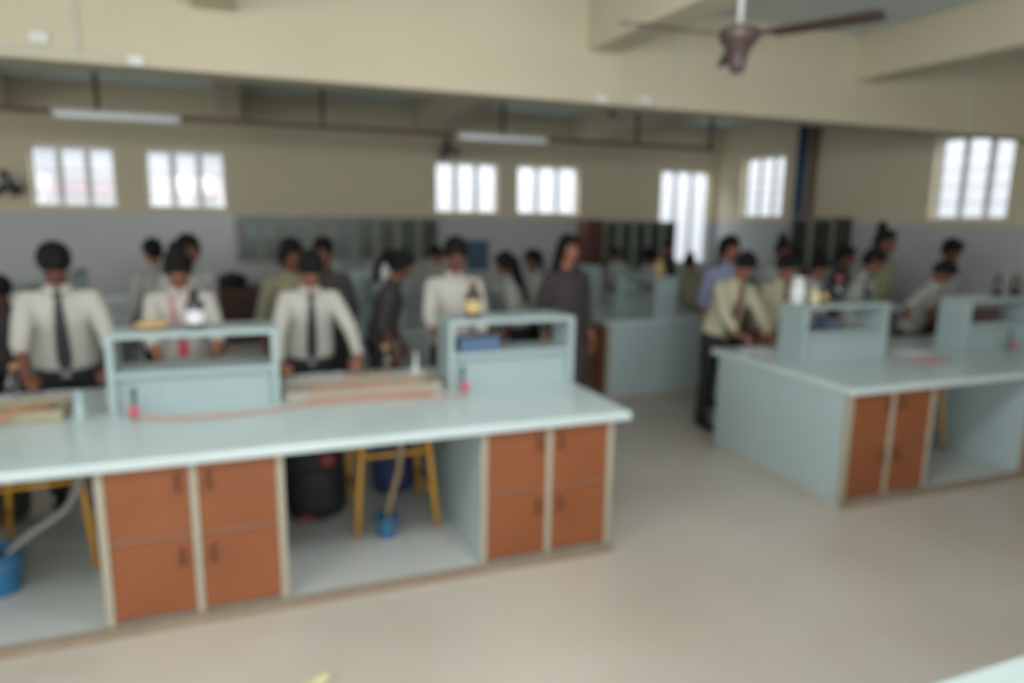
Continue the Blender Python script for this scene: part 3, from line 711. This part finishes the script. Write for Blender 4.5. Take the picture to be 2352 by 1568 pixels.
glass_cabinet(5.95, Y1, 1.0, 0, 1.50, .85, .35, 5, 'dark grey-green glass-fronted cabinet left of the tall window', M_CABD)
glass_cabinet(X1, 8.95, 1.17, R(-90), .9, .78, .35, 2, 'dark cabinet on the right wall beside the blue pipe', mat('charcoal_cabinet', (62, 64, 60), .6))
# jars in the long cabinet
k = 0
for sh in (0, 1):
    for i in range(18):
        xx = -.13+.12+i*.168; zz = 1.17+(.0215 if sh == 0 else .3515)
        bm = bmesh.new(); hh = .16+.06*random.random(); rr = .035+.015*random.random()
        lathe(bm, [(rr, 0), (rr, hh*.75), (rr*.6, hh*.85), (rr*.65, hh)], seg=12)
        m = [M_CABG, M_DKGLASS, M_BEIGE, M_CABS][random.randrange(4)]
        o = obj('jar', bm, m, None, smooth=True); o.location = (xx, Y1-.15, zz)
        tag(o, 'small jar standing in the long glass-fronted cabinet', 'jar', 'jars in the long glass-fronted cabinet')
t = thing('notice_sheet', 'pair of pale sheets on the left door of the long cabinet', 'sheet', (.06, Y1-.324, 1.30))
for dx in (0, .22):
    bm = bmesh.new(); box(bm, dx-.03, dx+.13, -.002, 0, .22, .44); obj('sheet', bm, mat('pale_green_paper', (150, 168, 164), .7), t)
t = thing('notice_board', 'blue notice board on the far wall beside the middle windows', 'notice board', (3.50, Y1, .98))
bm = bmesh.new(); box(bm, .02, .38, -.03, -.002, .02, .48); obj('board', bm, mat('slate_blue_board', (76, 104, 128), .8), t)
bm = bmesh.new()
for q in ((0, .02, 0, .5), (.38, .4, 0, .5), (.02, .38, 0, .02), (.02, .38, .48, .5)): box(bm, q[0], q[1], -.035, -.001, q[2], q[3])
obj('board_frame', bm, M_DKGREEN, t)
t = thing('tall_locker', 'narrow dark red locker against the far wall', 'locker', (5.60, Y1, 0))
bm = bmesh.new(); box(bm, 0, .30, -.36, -.002, 0, 1.86); obj('locker_body', bm, M_DKRED, t, bevel=.005)
bm = bmesh.new(); box(bm, .01, .29, -.378, -.361, .05, 1.84); d = obj('door', bm, M_DKRED, t, bevel=.003)
bm = bmesh.new(); cyl(bm, (.26, -.39, .95), (.26, -.39, 1.08), .007, seg=8); obj('handle', bm, M_STEEL, d)
t = thing('wooden_cupboard', 'low dark brown cupboard against the far wall', 'cupboard', (-.42, Y1, 0))
bm = bmesh.new(); box(bm, 0, .80, -.42, -.002, 0, .80); obj('cupboard_body', bm, M_BCUP, t, bevel=.005)
for k in (0, 1):
    bm = bmesh.new(); box(bm, .01+k*.395, .395+k*.395, -.438, -.421, .03, .77); d = obj('door', bm, M_BCUP, t, bevel=.003)
    bm = bmesh.new(); cyl(bm, (.36+k*.07, -.45, .40), (.36+k*.07, -.45, .50), .007, seg=8); obj('handle', bm, M_STEEL, d)
bag(-.22, Y1-.24, .801, 0, .40, .26, .20, M_BAG, 'black bag on top of the low brown cupboard')
# pipes on the right wall
bm = bmesh.new(); cyl(bm, (X1-.09, 9.12, 0), (X1-.09, 9.12, ZC-.002), .075, seg=20); tag(obj('wall_pipe', bm, M_PVCB, None, smooth=True), 'thick blue vertical pipe on the right wall', 'pipe')
bm = bmesh.new(); cyl(bm, (X1-.07, 8.88, 0), (X1-.07, 8.88, ZC-.002), .05, seg=16); tag(obj('wall_pipe', bm, M_BROWNCH, None, smooth=True), 'thinner brown vertical pipe beside the blue pipe', 'pipe')

# ------------------------------------------------------------------ people
def person(label, head, face=0, lean=8, side=0, nod=15, yaw=0, tilt=0, hands=(None, None), shirt=M_WHITE_SHIRT, legs=M_BLACK, skin=0, hair='short', tie=None, lanyard=None,
           sleeve=.35, vox=.012, scale_x=1.0, group='students around the benches', outfit='trousers', belt=True, step=0, hairvol=1.0):
    """head: world position of the top of the head; face: heading in degrees, 0 looks toward -Y"""
    a = R(lean); b = R(side)
    up = math.cos(a)*math.cos(b)
    s = head[2]/(.93+.67*up+.125)
    s = max(.86, min(1.06, s))
    hz = head[2]-(.93*s+.67*s*up+.125*s)          # small leftover taken by the knees / crouch
    RB_ = Matrix.Rotation(b, 3, 'Y') @ Matrix.Rotation(a, 3, 'X')
    hipz = .93*s+hz
    hoff = RB_ @ V((0, -.02*s, .67*s))
    RZ = Matrix.Rotation(R(face), 3, 'Z')
    off = RZ @ V((hoff.x, hoff.y, 0))
    t = thing('person', label, 'person', (head[0]-off.x, head[1]-off.y, 0), R(face), group)
    inv = RZ.transposed(); loc = V(t.location)
    hip = V((0, 0, hipz))
    def U(x, y, z): return hip + RB_ @ (V((x*scale_x, y, z))*s)      # upper body frame
    S = {k: U(k*.162, .0, .437) for k in (-1, 1)}
    knee = {k: V((k*.105*s, -.02*s-(step*.16*k)*s-(.06 if hz < -.02 else 0), .50*s+hz*.5)) for k in (-1, 1)}
    ank = {k: V((k*.115*s, .03*s-(step*.26*k)*s, .075*s)) for k in (-1, 1)}
    # arms
    EL = {}; WR = {}; HD = {}; HN = {}
    L1 = .285*s; L2 = .250*s
    for i, k in enumerate((-1, 1)):
        h_ = hands[i]
        if h_ is None:
            T = S[k] + V((k*.07*s, -.05*s, -.50*s)); hd = V((0, -.15, -1)).normalized(); hn = V((k, 0, 0)); hint = V((k*.3, 1, 0))
        else:
            T = inv @ (V(h_) - loc); hd = V((-k*.35, -1, -.12)).normalized(); hn = V((0, -.12, 1)); hint = V((k*.65, .6, -.25))
        d = T - S[k]; D = d.length; mx = (L1+L2)*.985
        if D > mx: T = S[k]+d*(mx/D); d = T-S[k]; D = mx
        dn = d.normalized(); q = (L1*L1-L2*L2+D*D)/(2*D); hh = math.sqrt(max(0, L1*L1-q*q))
        per = (hint - dn*hint.dot(dn)).normalized()
        EL[k] = S[k]+dn*q+per*hh; WR[k] = T
        if h_ is not None and h_[2] > 1.0: hd = (T-EL[k]).normalized(); 
        HD[k] = hd; HN[k] = (hn - hd*hn.dot(hd)).normalized()
    # --- body: one continuous surface
    bm = bmesh.new()
    def ring(c, rx, ry): return (c, RB_ @ V((1, 0, 0)), RB_ @ V((0, 1, 0)), rx*s*scale_x, ry*s)
    tor = [(-.06, .150, .105), (.02, .155, .108), (.12, .140, .098), (.22, .142, .103), (.32, .158, .112), (.40, .155, .105), (.445, .125, .082), (.50, .060, .055)]
    loft(bm, [ring(U(0, 0.005, z), rx, ry) for z, rx, ry in tor], 20)
    for k in (-1, 1):
        cap(bm, U(k*.055, 0, .455), S[k], .048*s, .052*s)
        cap(bm, S[k], EL[k], .050*s, .038*s); cap(bm, EL[k], WR[k], .038*s, .024*s)
        h0 = hip + V((k*.085*s, 0, -.02*s)); cap(bm, h0, knee[k], .085*s, .056*s); cap(bm, knee[k], ank[k], .054*s, .036*s)
        cap(bm, ank[k]+V((0, .02*s, -.03*s)), ank[k]+V((0, -.15*s, -.045*s)), .036*s, .028*s)
        # hand
        W_ = WR[k]; d = HD[k]; n_ = HN[k]; sd = d.cross(n_).normalized(); 
        if sd.dot(V((-k, 0, 0))) < 0 and hands[0 if k < 0 else 1] is not None: sd = -sd
        q = s
        lens = (.040, .046, .043, .033)
        for j, off_ in enumerate((.028, .010, -.009, -.027)):
            b0 = W_ + sd*off_*.55*q + d*.005; b1 = W_ + d*(.082-.004*abs(j-1))*q + sd*off_*q
            cap(bm, b0, b1, .0125*q, .0105*q, 10)
            f1 = b1 + (d*.92 - n_*.25).normalized()*lens[j]*q; f2 = f1 + (d*.6 - n_*.8).normalized()*lens[j]*.8*q
            cap(bm, b1, f1, .0098*q, .0088*q, 10); cap(bm, f1, f2, .0088*q, .0074*q, 10)
        th0 = W_ + d*.022*q + sd*.020*q; th1 = th0 + (d*.6+sd*.75-n_*.2).normalized()*.042*q; th2 = th1 + (d*.95+sd*.25-n_*.3).normalized()*.032*q
        cap(bm, th0, th1, .0135*q, .0105*q, 10); cap(bm, th1, th2, .0105*q, .0085*q, 10)
    # neck and head
    HR = RB_ @ Matrix.Rotation(R(yaw), 3, 'Z') @ Matrix.Rotation(R(tilt), 3, 'Y') @ Matrix.Rotation(R(nod), 3, 'X')
    nb = U(0, .012, .50); hc = U(0, -.02, .67)
    cap(bm, nb - (hc-nb)*.3, nb+(hc-nb)*.55, .058*s, .050*s)
    HM = Matrix.Translation(hc) @ HR.to_4x4() @ Matrix.Scale(s, 4)
    ell(bm, (0, .012, .025), (.074, .092, .095), HM); ell(bm, (0, -.028, -.035), (.056, .062, .072), HM); ell(bm, (0, -.062, -.088), (.026, .022, .022), HM, 2)
    ell(bm, (0, -.082, .028), (.052, .014, .018), HM, 2)                       # brow
    cap(bm, HM @ V((0, -.086, .018)), HM @ V((0, -.104, -.022)), .008*s, .013*s, 10)   # nose
    for k in (-1, 1):
        ell(bm, (k*.012, -.096, -.028), (.009, .009, .007), HM, 2)
        ell(bm, (k*.042, -.062, -.022), (.024, .022, .022), HM, 2)            # cheek
        ell(bm, (k*.077, .008, -.005), (.009, .018, .031), HM, 2)             # ear
    sk = M_SKINS[skin]
    body = remesh('body', bm, sk, t, vox, 2, .4)
    for k in (-1, 1):
        bm = bmesh.new(); ell(bm, (k*.030, -.0800, .008), (.0115, .009, .0055), HM, 2); obj('eye', bm, M_EYE if nod < 18 else sk, t, smooth=True)
        bm = bmesh.new(); ell(bm, (k*.030, -.0880, .008), (.0060, .0028, .0052), HM, 2); obj('iris', bm, M_HAIR, t, smooth=True)
        bm = bmesh.new(); ell(bm, (k*.031, -.093, .034), (.019, .006, .0045), HM, 2); obj('eyebrow', bm, M_HAIR, t, smooth=True)
    bm = bmesh.new(); ell(bm, (0, -.090, -.056), (.022, .008, .007), HM, 2); obj('lips', bm, M_LIP, t, smooth=True)
    # --- hair
    bm = bmesh.new(); hv = hairvol
    ell(bm, (0, .024, .046), (.090*hv, .098*hv, .090*hv), HM); ell(bm, (0, .05, .0), (.082, .072, .085), HM)
    ell(bm, (0, -.035, .088), (.062*hv, .055, .038*hv), HM)
    if hair == 'short':
        for k in (-1, 1): ell(bm, (k*.068, -.005, .03), (.018, .04, .045), HM)
    elif hair in ('bun', 'pony', 'long', 'plait'):
        for k in (-1, 1): ell(bm, (k*.070, .0, .01), (.020, .055, .07), HM)
        if hair == 'bun': ell(bm, (0, .115, .075), (.055, .05, .055), HM)
        if hair == 'topbun': pass
        if hair == 'pony':
            ps = [HM @ V(p) for p in ((0, .10, .05), (0, .15, .02), (0, .16, -.08), (0, .14, -.2))]
            for p, q_, r0, r1 in zip(ps[:-1], ps[1:], (.03, .038, .034), (.038, .034, .015)): cap(bm, p, q_, r0*s, r1*s)
        if hair == 'plait':
            ps = [HM @ V((0, .10, -.02)), U(.02, .13, .42), U(.02, .135, .25), U(.02, .13, .10)]
            for p, q_, r0, r1 in zip(ps[:-1], ps[1:], (.035, .028, .024), (.028, .024, .014)): cap(bm, p, q_, r0*s, r1*s)
        if hair == 'long':
            for k in (-1, 1):
                ps = [HM @ V((k*.07, .03, .02)), HM @ V((k*.075, .05, -.10)), U(k*.085, .09, .38), U(k*.08, .11, .24)]
                for p, q_, r0, r1 in zip(ps[:-1], ps[1:], (.035, .04, .04), (.04, .04, .022)): cap(bm, p, q_, r0*s, r1*s)
            cap(bm, HM @ V((0, .09, -.02)), U(0, .11, .25), .06*s, .05*s)
    if hair == 'topbun': ell(bm, (0, .07, .15), (.05, .05, .055), HM)
    remesh('hair', bm, M_HAIR, t, max(vox, .007), 2)
    # --- shirt
    bm = bmesh.new(); low = -.02 if outfit != 'kurta' else .0
    sh = [(low-.03, .166, .120), (.04, .176, .130), (.12, .168, .126), (.22, .166, .126), (.32, .174, .132), (.40, .170, .120), (.44, .145, .098), (.475, .100, .078), (.515, .064, .062)]
    loft(bm, [ring(U(0, 0.005, z), rx, ry) for z, rx, ry in sh], 24)
    for k in (-1, 1):
        cap(bm, U(k*.06, 0, .447), S[k], .054*s, .060*s)
        x, y = frame_from(EL[k]-S[k]); cap(bm, S[k], S[k].lerp(EL[k], .3), .060*s, .061*s)
        loft(bm, [(S[k], x, y, .060*s, .060*s), (S[k].lerp(EL[k], .5), x, y, .061*s, .061*s), (EL[k], x, y, .052*s, .052*s)] if sleeve > 0 else
             [(S[k], x, y, .068*s, .068*s), (S[k].lerp(EL[k], .5), x, y, .068*s, .068*s), (S[k].lerp(EL[k], .85), x, y, .066*s, .066*s)], 16)
        if sleeve > 0:
            ell(bm, EL[k], (.054*s,)*3); x, y = frame_from(WR[k]-EL[k]); e = EL[k].lerp(WR[k], sleeve)
            loft(bm, [(EL[k], x, y, .053*s, .053*s), (EL[k].lerp(e, .8), x, y, (.046-.008*sleeve)*s, (.046-.008*sleeve)*s), (e, x, y, (.050-.012*sleeve)*s, (.050-.012*sleeve)*s)], 16)
    if outfit == 'kurta':
        loft(bm, [ring(U(0, .005, .10), .168, .126)] + [(V((0, 0, z*s+hz)), V((1, 0, 0)), V((0, 1, 0)), rx*s, ry*s) for z, rx, ry in ((.86, .185, .145), (.65, .215, .17), (.50, .235, .19))], 24)
    remesh('shirt' if outfit != 'kurta' else 'kurta', bm, shirt, t, max(vox, .009), 2)
    # collar
    if outfit != 'kurta':
        bm = bmesh.new(); pts = []; nn = 16
        for i in range(nn+1):
            ang = R(-70+320*i/nn-90+20)
            pts.append((ang))
        inner = []; 
        for i in range(nn+1):
            ang = -PI/2+R(14)+(2*PI-R(28))*i/nn; cx_, sy_ = math.cos(ang), math.sin(ang)
            lowr = 1.28+.25*max(0, -sy_)
            inner.append([bm.verts.new(U(.060*cx_, .008+.058*sy_, .545)), bm.verts.new(U(.060*lowr*cx_, .008+.058*lowr*sy_*1.08, .515-.025*max(0, -sy_)))])
        for i in range(nn): bm.faces.new((inner[i][0], inner[i+1][0], inner[i+1][1], inner[i][1]))
        o = obj('collar', bm, shirt, t, smooth=True); md = o.modifiers.new('s', 'SOLIDIFY'); md.thickness = .006
    prof = [(z, ry) for z, rx, ry in sh]
    def fy(z):
        for (z0, r0), (z1, r1) in zip(prof[:-1], prof[1:]):
            if z0 <= z <= z1: return r0+(r1-r0)*(z-z0)/(z1-z0)
        return prof[-1][1]
    if tie:
        bm = bmesh.new(); rows = []
        for z, hw in ((.515, .020), (.495, .024), (.485, .016), (.40, .024), (.30, .030), (.20, .034), (.10, .037), (.045, .030), (.01, .004)):
            yy = -fy(z)-.006+.005; lift = .012 if z < .48 else .018
            rows.append([bm.verts.new(U(-hw, yy-lift, z)), bm.verts.new(U(hw, yy-lift, z)), bm.verts.new(U(hw, yy-lift+.010, z)), bm.verts.new(U(-hw, yy-lift+.010, z))])
        for r0, r1 in zip(rows[:-1], rows[1:]):
            for i in range(4): j = (i+1) % 4; bm.faces.new((r0[i], r0[j], r1[j], r1[i]))
        bm.faces.new(rows[0]); bm.faces.new(list(reversed(rows[-1])))
        obj('tie', bm, tie, t, smooth=False)
    if lanyard:
        bm = bmesh.new()
        for k in (-1, 1):
            tube(bm, spline([U(k*.06, -.01, .52), U(k*.055, -.105, .45), U(k*.035, -fy(.32)-.010, .32), U(k*.006, -fy(.2)-.012, .19)], 5), .009*s, 8)
        obj('lanyard', bm, lanyard, t, smooth=True)
        bm = bmesh.new(); Mx = Matrix.Translation(U(0, -fy(.14)-.018, .13)) @ RB_.to_4x4(); box(bm, -.028, .028, -.004, .004, -.05, .045, Mx); obj('badge', bm, lanyard, t)
    if belt and outfit == 'trousers':
        bm = bmesh.new(); Z = V((0, 0, 1)); rr = []
        for dz in (-.022, .018): rr.append((U(0, .005, -.02)+V((0, 0, dz*s)), V((1, 0, 0)), V((0, 1, 0)), .172*s*scale_x, .127*s))
        loft(bm, rr, 28, False); o = obj('belt', bm, M_SHOE, t, smooth=True); md = o.modifiers.new('s', 'SOLIDIFY'); md.thickness = .006
        bm = bmesh.new(); c_ = U(0, -.128, -.02); box(bm, c_.x-.022, c_.x+.022, c_.y-.012, c_.y-.0, c_.z-.018, c_.z+.018); obj('buckle', bm, M_STEEL, t)
    # --- trousers / skirt
    bm = bmesh.new()
    X_, Y_ = V((1, 0, 0)), V((0, 1, 0))
    wt = U(0, .005, -.01)
    loft(bm, [(wt, X_, Y_, .164*s*scale_x, .120*s), (hip+V((0, .0, -.07*s)), X_, Y_, .175*s*scale_x, .125*s), (hip+V((0, 0, -.13*s)), X_, Y_, .165*s*scale_x, .115*s)], 24)
    if outfit == 'skirt':
        loft(bm, [(hip+V((0, 0, -.10*s)), X_, Y_, .17*s, .125*s), (V((0, 0, .55*s)), X_, Y_, .20*s, .16*s), (V((0, 0, .42*s)), X_, Y_, .205*s, .165*s)], 24)
    else:
        for k in (-1, 1):
            h0 = hip+V((k*.085*s, 0, -.05*s)); an = ank[k]+V((0, .0, -.02*s))
            x, y = frame_from(knee[k]-h0); loft(bm, [(h0, x, y, .090*s, .098*s), (h0.lerp(knee[k], .5), x, y, .084*s, .086*s), (knee[k], x, y, .070*s, .070*s)], 18)
            ell(bm, knee[k], (.069*s,)*3)
            x, y = frame_from(an-knee[k]); loft(bm, [(knee[k], x, y, .070*s, .070*s), (knee[k].lerp(an, .5), x, y, .064*s, .066*s), (an, x, y, .062*s, .064*s)], 18)
    remesh('trousers' if outfit != 'skirt' else 'skirt', bm, legs, t, max(vox, .010), 2)
    for k in (-1, 1):
        bm = bmesh.new(); c_ = ank[k]
        loft(bm, [(V((c_.x, c_.y+yy*s, zz*s)), X_, V((0, 0, 1)), rx*s, rz*s) for yy, zz, rx, rz in ((.07, .04, .018, .028), (.05, .045, .036, .042), (-.02, .048, .040, .046), (-.10, .036, .046, .034), (-.17, .030, .042, .027), (-.205, .024, .020, .016))], 14)
        obj('shoe', bm, M_SHOE, t, smooth=True)
    return t
NV = .0065; MV = .010; FV = .014
W_ = M_WHITE_SHIRT
person('student at far left in a white shirt and dark tie writing at the front bench', (-1.09, 4.92, 1.70), face=8, lean=14, nod=40, hands=((-1.22, 4.58, .885), (-.78, 4.64, .885)), tie=M_TIE, skin=1, vox=NV, hairvol=1.06, scale_x=1.08)
person('student with a pink lanyard behind the left shelf, looking down', (-.42, 4.98, 1.66), face=4, lean=16, nod=36, hands=((-.52, 4.62, .895), (-.20, 4.62, .895)), lanyard=M_PINK, hair='bun', vox=NV, scale_x=1.02)
person('student in white shirt with dark tie between the two shelves, both hands down', (.40, 4.93, 1.65), face=0, lean=17, nod=38, hands=((.16, 4.66, .885), (.70, 4.66, .885)), tie=M_TIE, sleeve=.9, vox=NV, skin=0)
person('student in a pale shirt behind the amber bottle, looking down', (1.45, 4.98, 1.74), face=-6, lean=9, nod=25, hands=((1.22, 4.62, 1.0), (1.55, 4.66, .90)), sleeve=.5, skin=1, vox=NV, shirt=M_WHITE_SHIRT)
person('person in a dark kurta walking in the aisle right of the front bench', (2.57, 5.38, 1.75), face=5, lean=0, nod=4, shirt=M_KURTA, legs=M_BLACK, outfit='kurta', hair='long', skin=2, vox=NV, step=.5, sleeve=.85, group='people in the aisle')
person('student in a cream shirt with dark red tie leaning on the right bench', (4.04, 4.92, 1.63), face=-2, lean=17, side=7, nod=32, hands=((3.80, 4.60, .892), (4.13, 4.62, .892)), shirt=M_CREAM_SHIRT, tie=M_REDTIE, sleeve=.8, vox=NV, skin=0)
person('student with black hair behind the person with the pink lanyard, leftmost', (-.80, 7.1, 1.65), face=-150, lean=6, nod=15, shirt=M_GREY_SHIRT, vox=MV, skin=0)
person('student with a high bun behind the person with the pink lanyard', (-.43, 6.1, 1.72), face=30, lean=6, nod=10, shirt=M_GREY_SHIRT, hair='pony', vox=MV, skin=1)
person('student in olive shirt behind the person between the shelves, at left', (.33, 5.75, 1.70), face=20, lean=8, nod=20, shirt=M_OLIVE_SHIRT, vox=MV, hair='pony', skin=1)
person('student behind the person between the shelves, at right', (.60, 6.02, 1.70), face=-20, lean=6, nod=10, shirt=M_DARK_SHIRT, vox=MV, skin=1)
person('student in a charcoal top seen from the side by the middle rear bench', (1.17, 5.62, 1.61), face=70, lean=14, nod=22, shirt=M_DARK_SHIRT, hair='pony', vox=MV, skin=1)
person('student at the right side of the middle rear bench beyond the charcoal top', (2.22, 8.5, 1.52), face=-80, lean=16, nod=20, shirt=M_GREY_SHIRT, vox=FV, skin=0)
person('student with long hair and grey shirt, left of the pair beside the walking person', (2.35, 6.35, 1.56), face=-115, lean=12, nod=18, shirt=M_GREY_SHIRT, hair='long', vox=MV, skin=1)
person('student with ponytail and grey shirt, right of the pair beside the walking person', (2.80, 6.75, 1.56), face=-60, lean=8, nod=15, shirt=M_GREY_SHIRT, hair='pony', vox=MV, skin=1)
person('small distant student in a grey shirt right of the walking person', (5.32, 9.5, 1.46), face=-75, lean=22, nod=15, shirt=M_GREY_SHIRT, vox=FV, skin=1)
person('distant student with round black hair bent over the rear shelf', (5.32, 8.5, 1.48), face=-70, lean=24, nod=25, shirt=M_GREY_SHIRT, vox=FV, hairvol=1.2, hair='long', skin=1)
person('student in an olive shirt and black trousers with back turned, below the tall window', (5.36, 7.6, 1.45), face=170, lean=22, nod=20, shirt=M_OLIVE_SHIRT, hair='bun', vox=FV, skin=0)
person('small distant student standing against the tall window', (6.15, 9.3, 1.57), face=10, lean=5, nod=8, shirt=M_DARK_SHIRT, vox=FV, skin=0)
person('student in a lavender shirt and black trousers beside the cream-shirted student', (4.52, 5.74, 1.74), face=-5, lean=3, nod=15, shirt=M_LAV, vox=MV, skin=0, hair='pony')
person('dark-haired student behind the cream-shirted student near the corner window', (6.0, 7.6, 1.70), face=15, lean=4, nod=10, shirt=M_DARK_SHIRT, vox=FV, skin=1)
person('student with high bun behind the white plastic bottle', (5.65, 6.25, 1.68), face=-15, lean=4, nod=8, shirt=M_GREY_SHIRT, vox=MV, hair='topbun', skin=1)
person('student in a cream shirt looking down behind the white plastic bottle', (4.62, 5.05, 1.60), face=8, lean=14, nod=30, shirt=M_CREAM_SHIRT, tie=M_REDTIE, vox=MV, skin=0)
person('student with reddish face behind the dark bottle with red cap', (5.33, 5.38, 1.56), face=0, lean=15, nod=26, shirt=M_GREY_SHIRT, vox=MV, skin=0)
person('distant dark student in front of the dark wall cabinet', (6.35, 6.02, 1.63), face=35, lean=6, nod=10, shirt=M_DARK_SHIRT, vox=MV, skin=1)
person('student in a grey-white shirt standing sideways right of the tall slim bottle', (5.62, 5.0, 1.65), face=60, lean=12, nod=22, shirt=M_GREY_SHIRT, vox=MV, skin=1)
person('tallest student at right with a dark top knot', (6.28, 5.46, 1.82), face=20, lean=2, nod=5, shirt=M_OLIVE_SHIRT, vox=MV, hair='topbun', skin=1)
person('student in a grey-white shirt leaning over the right bench', (6.22, 4.72, 1.56), face=25, lean=22, nod=28, hands=((5.35, 4.50, .885), (5.68, 4.42, .885)), shirt=M_GREY_SHIRT, tie=M_REDTIE, sleeve=.3, vox=MV, skin=1)
person('student with large black hair at the right, behind the leaning one', (7.2, 5.4, 1.72), face=10, lean=6, nod=15, shirt=M_GREY_SHIRT, vox=MV, skin=1, hairvol=1.1)
person('dark red-haired student with black top at the left frame edge', (-1.62, 5.75, 1.45), face=20, lean=26, nod=30, shirt=M_DARK_SHIRT, vox=MV, skin=1)
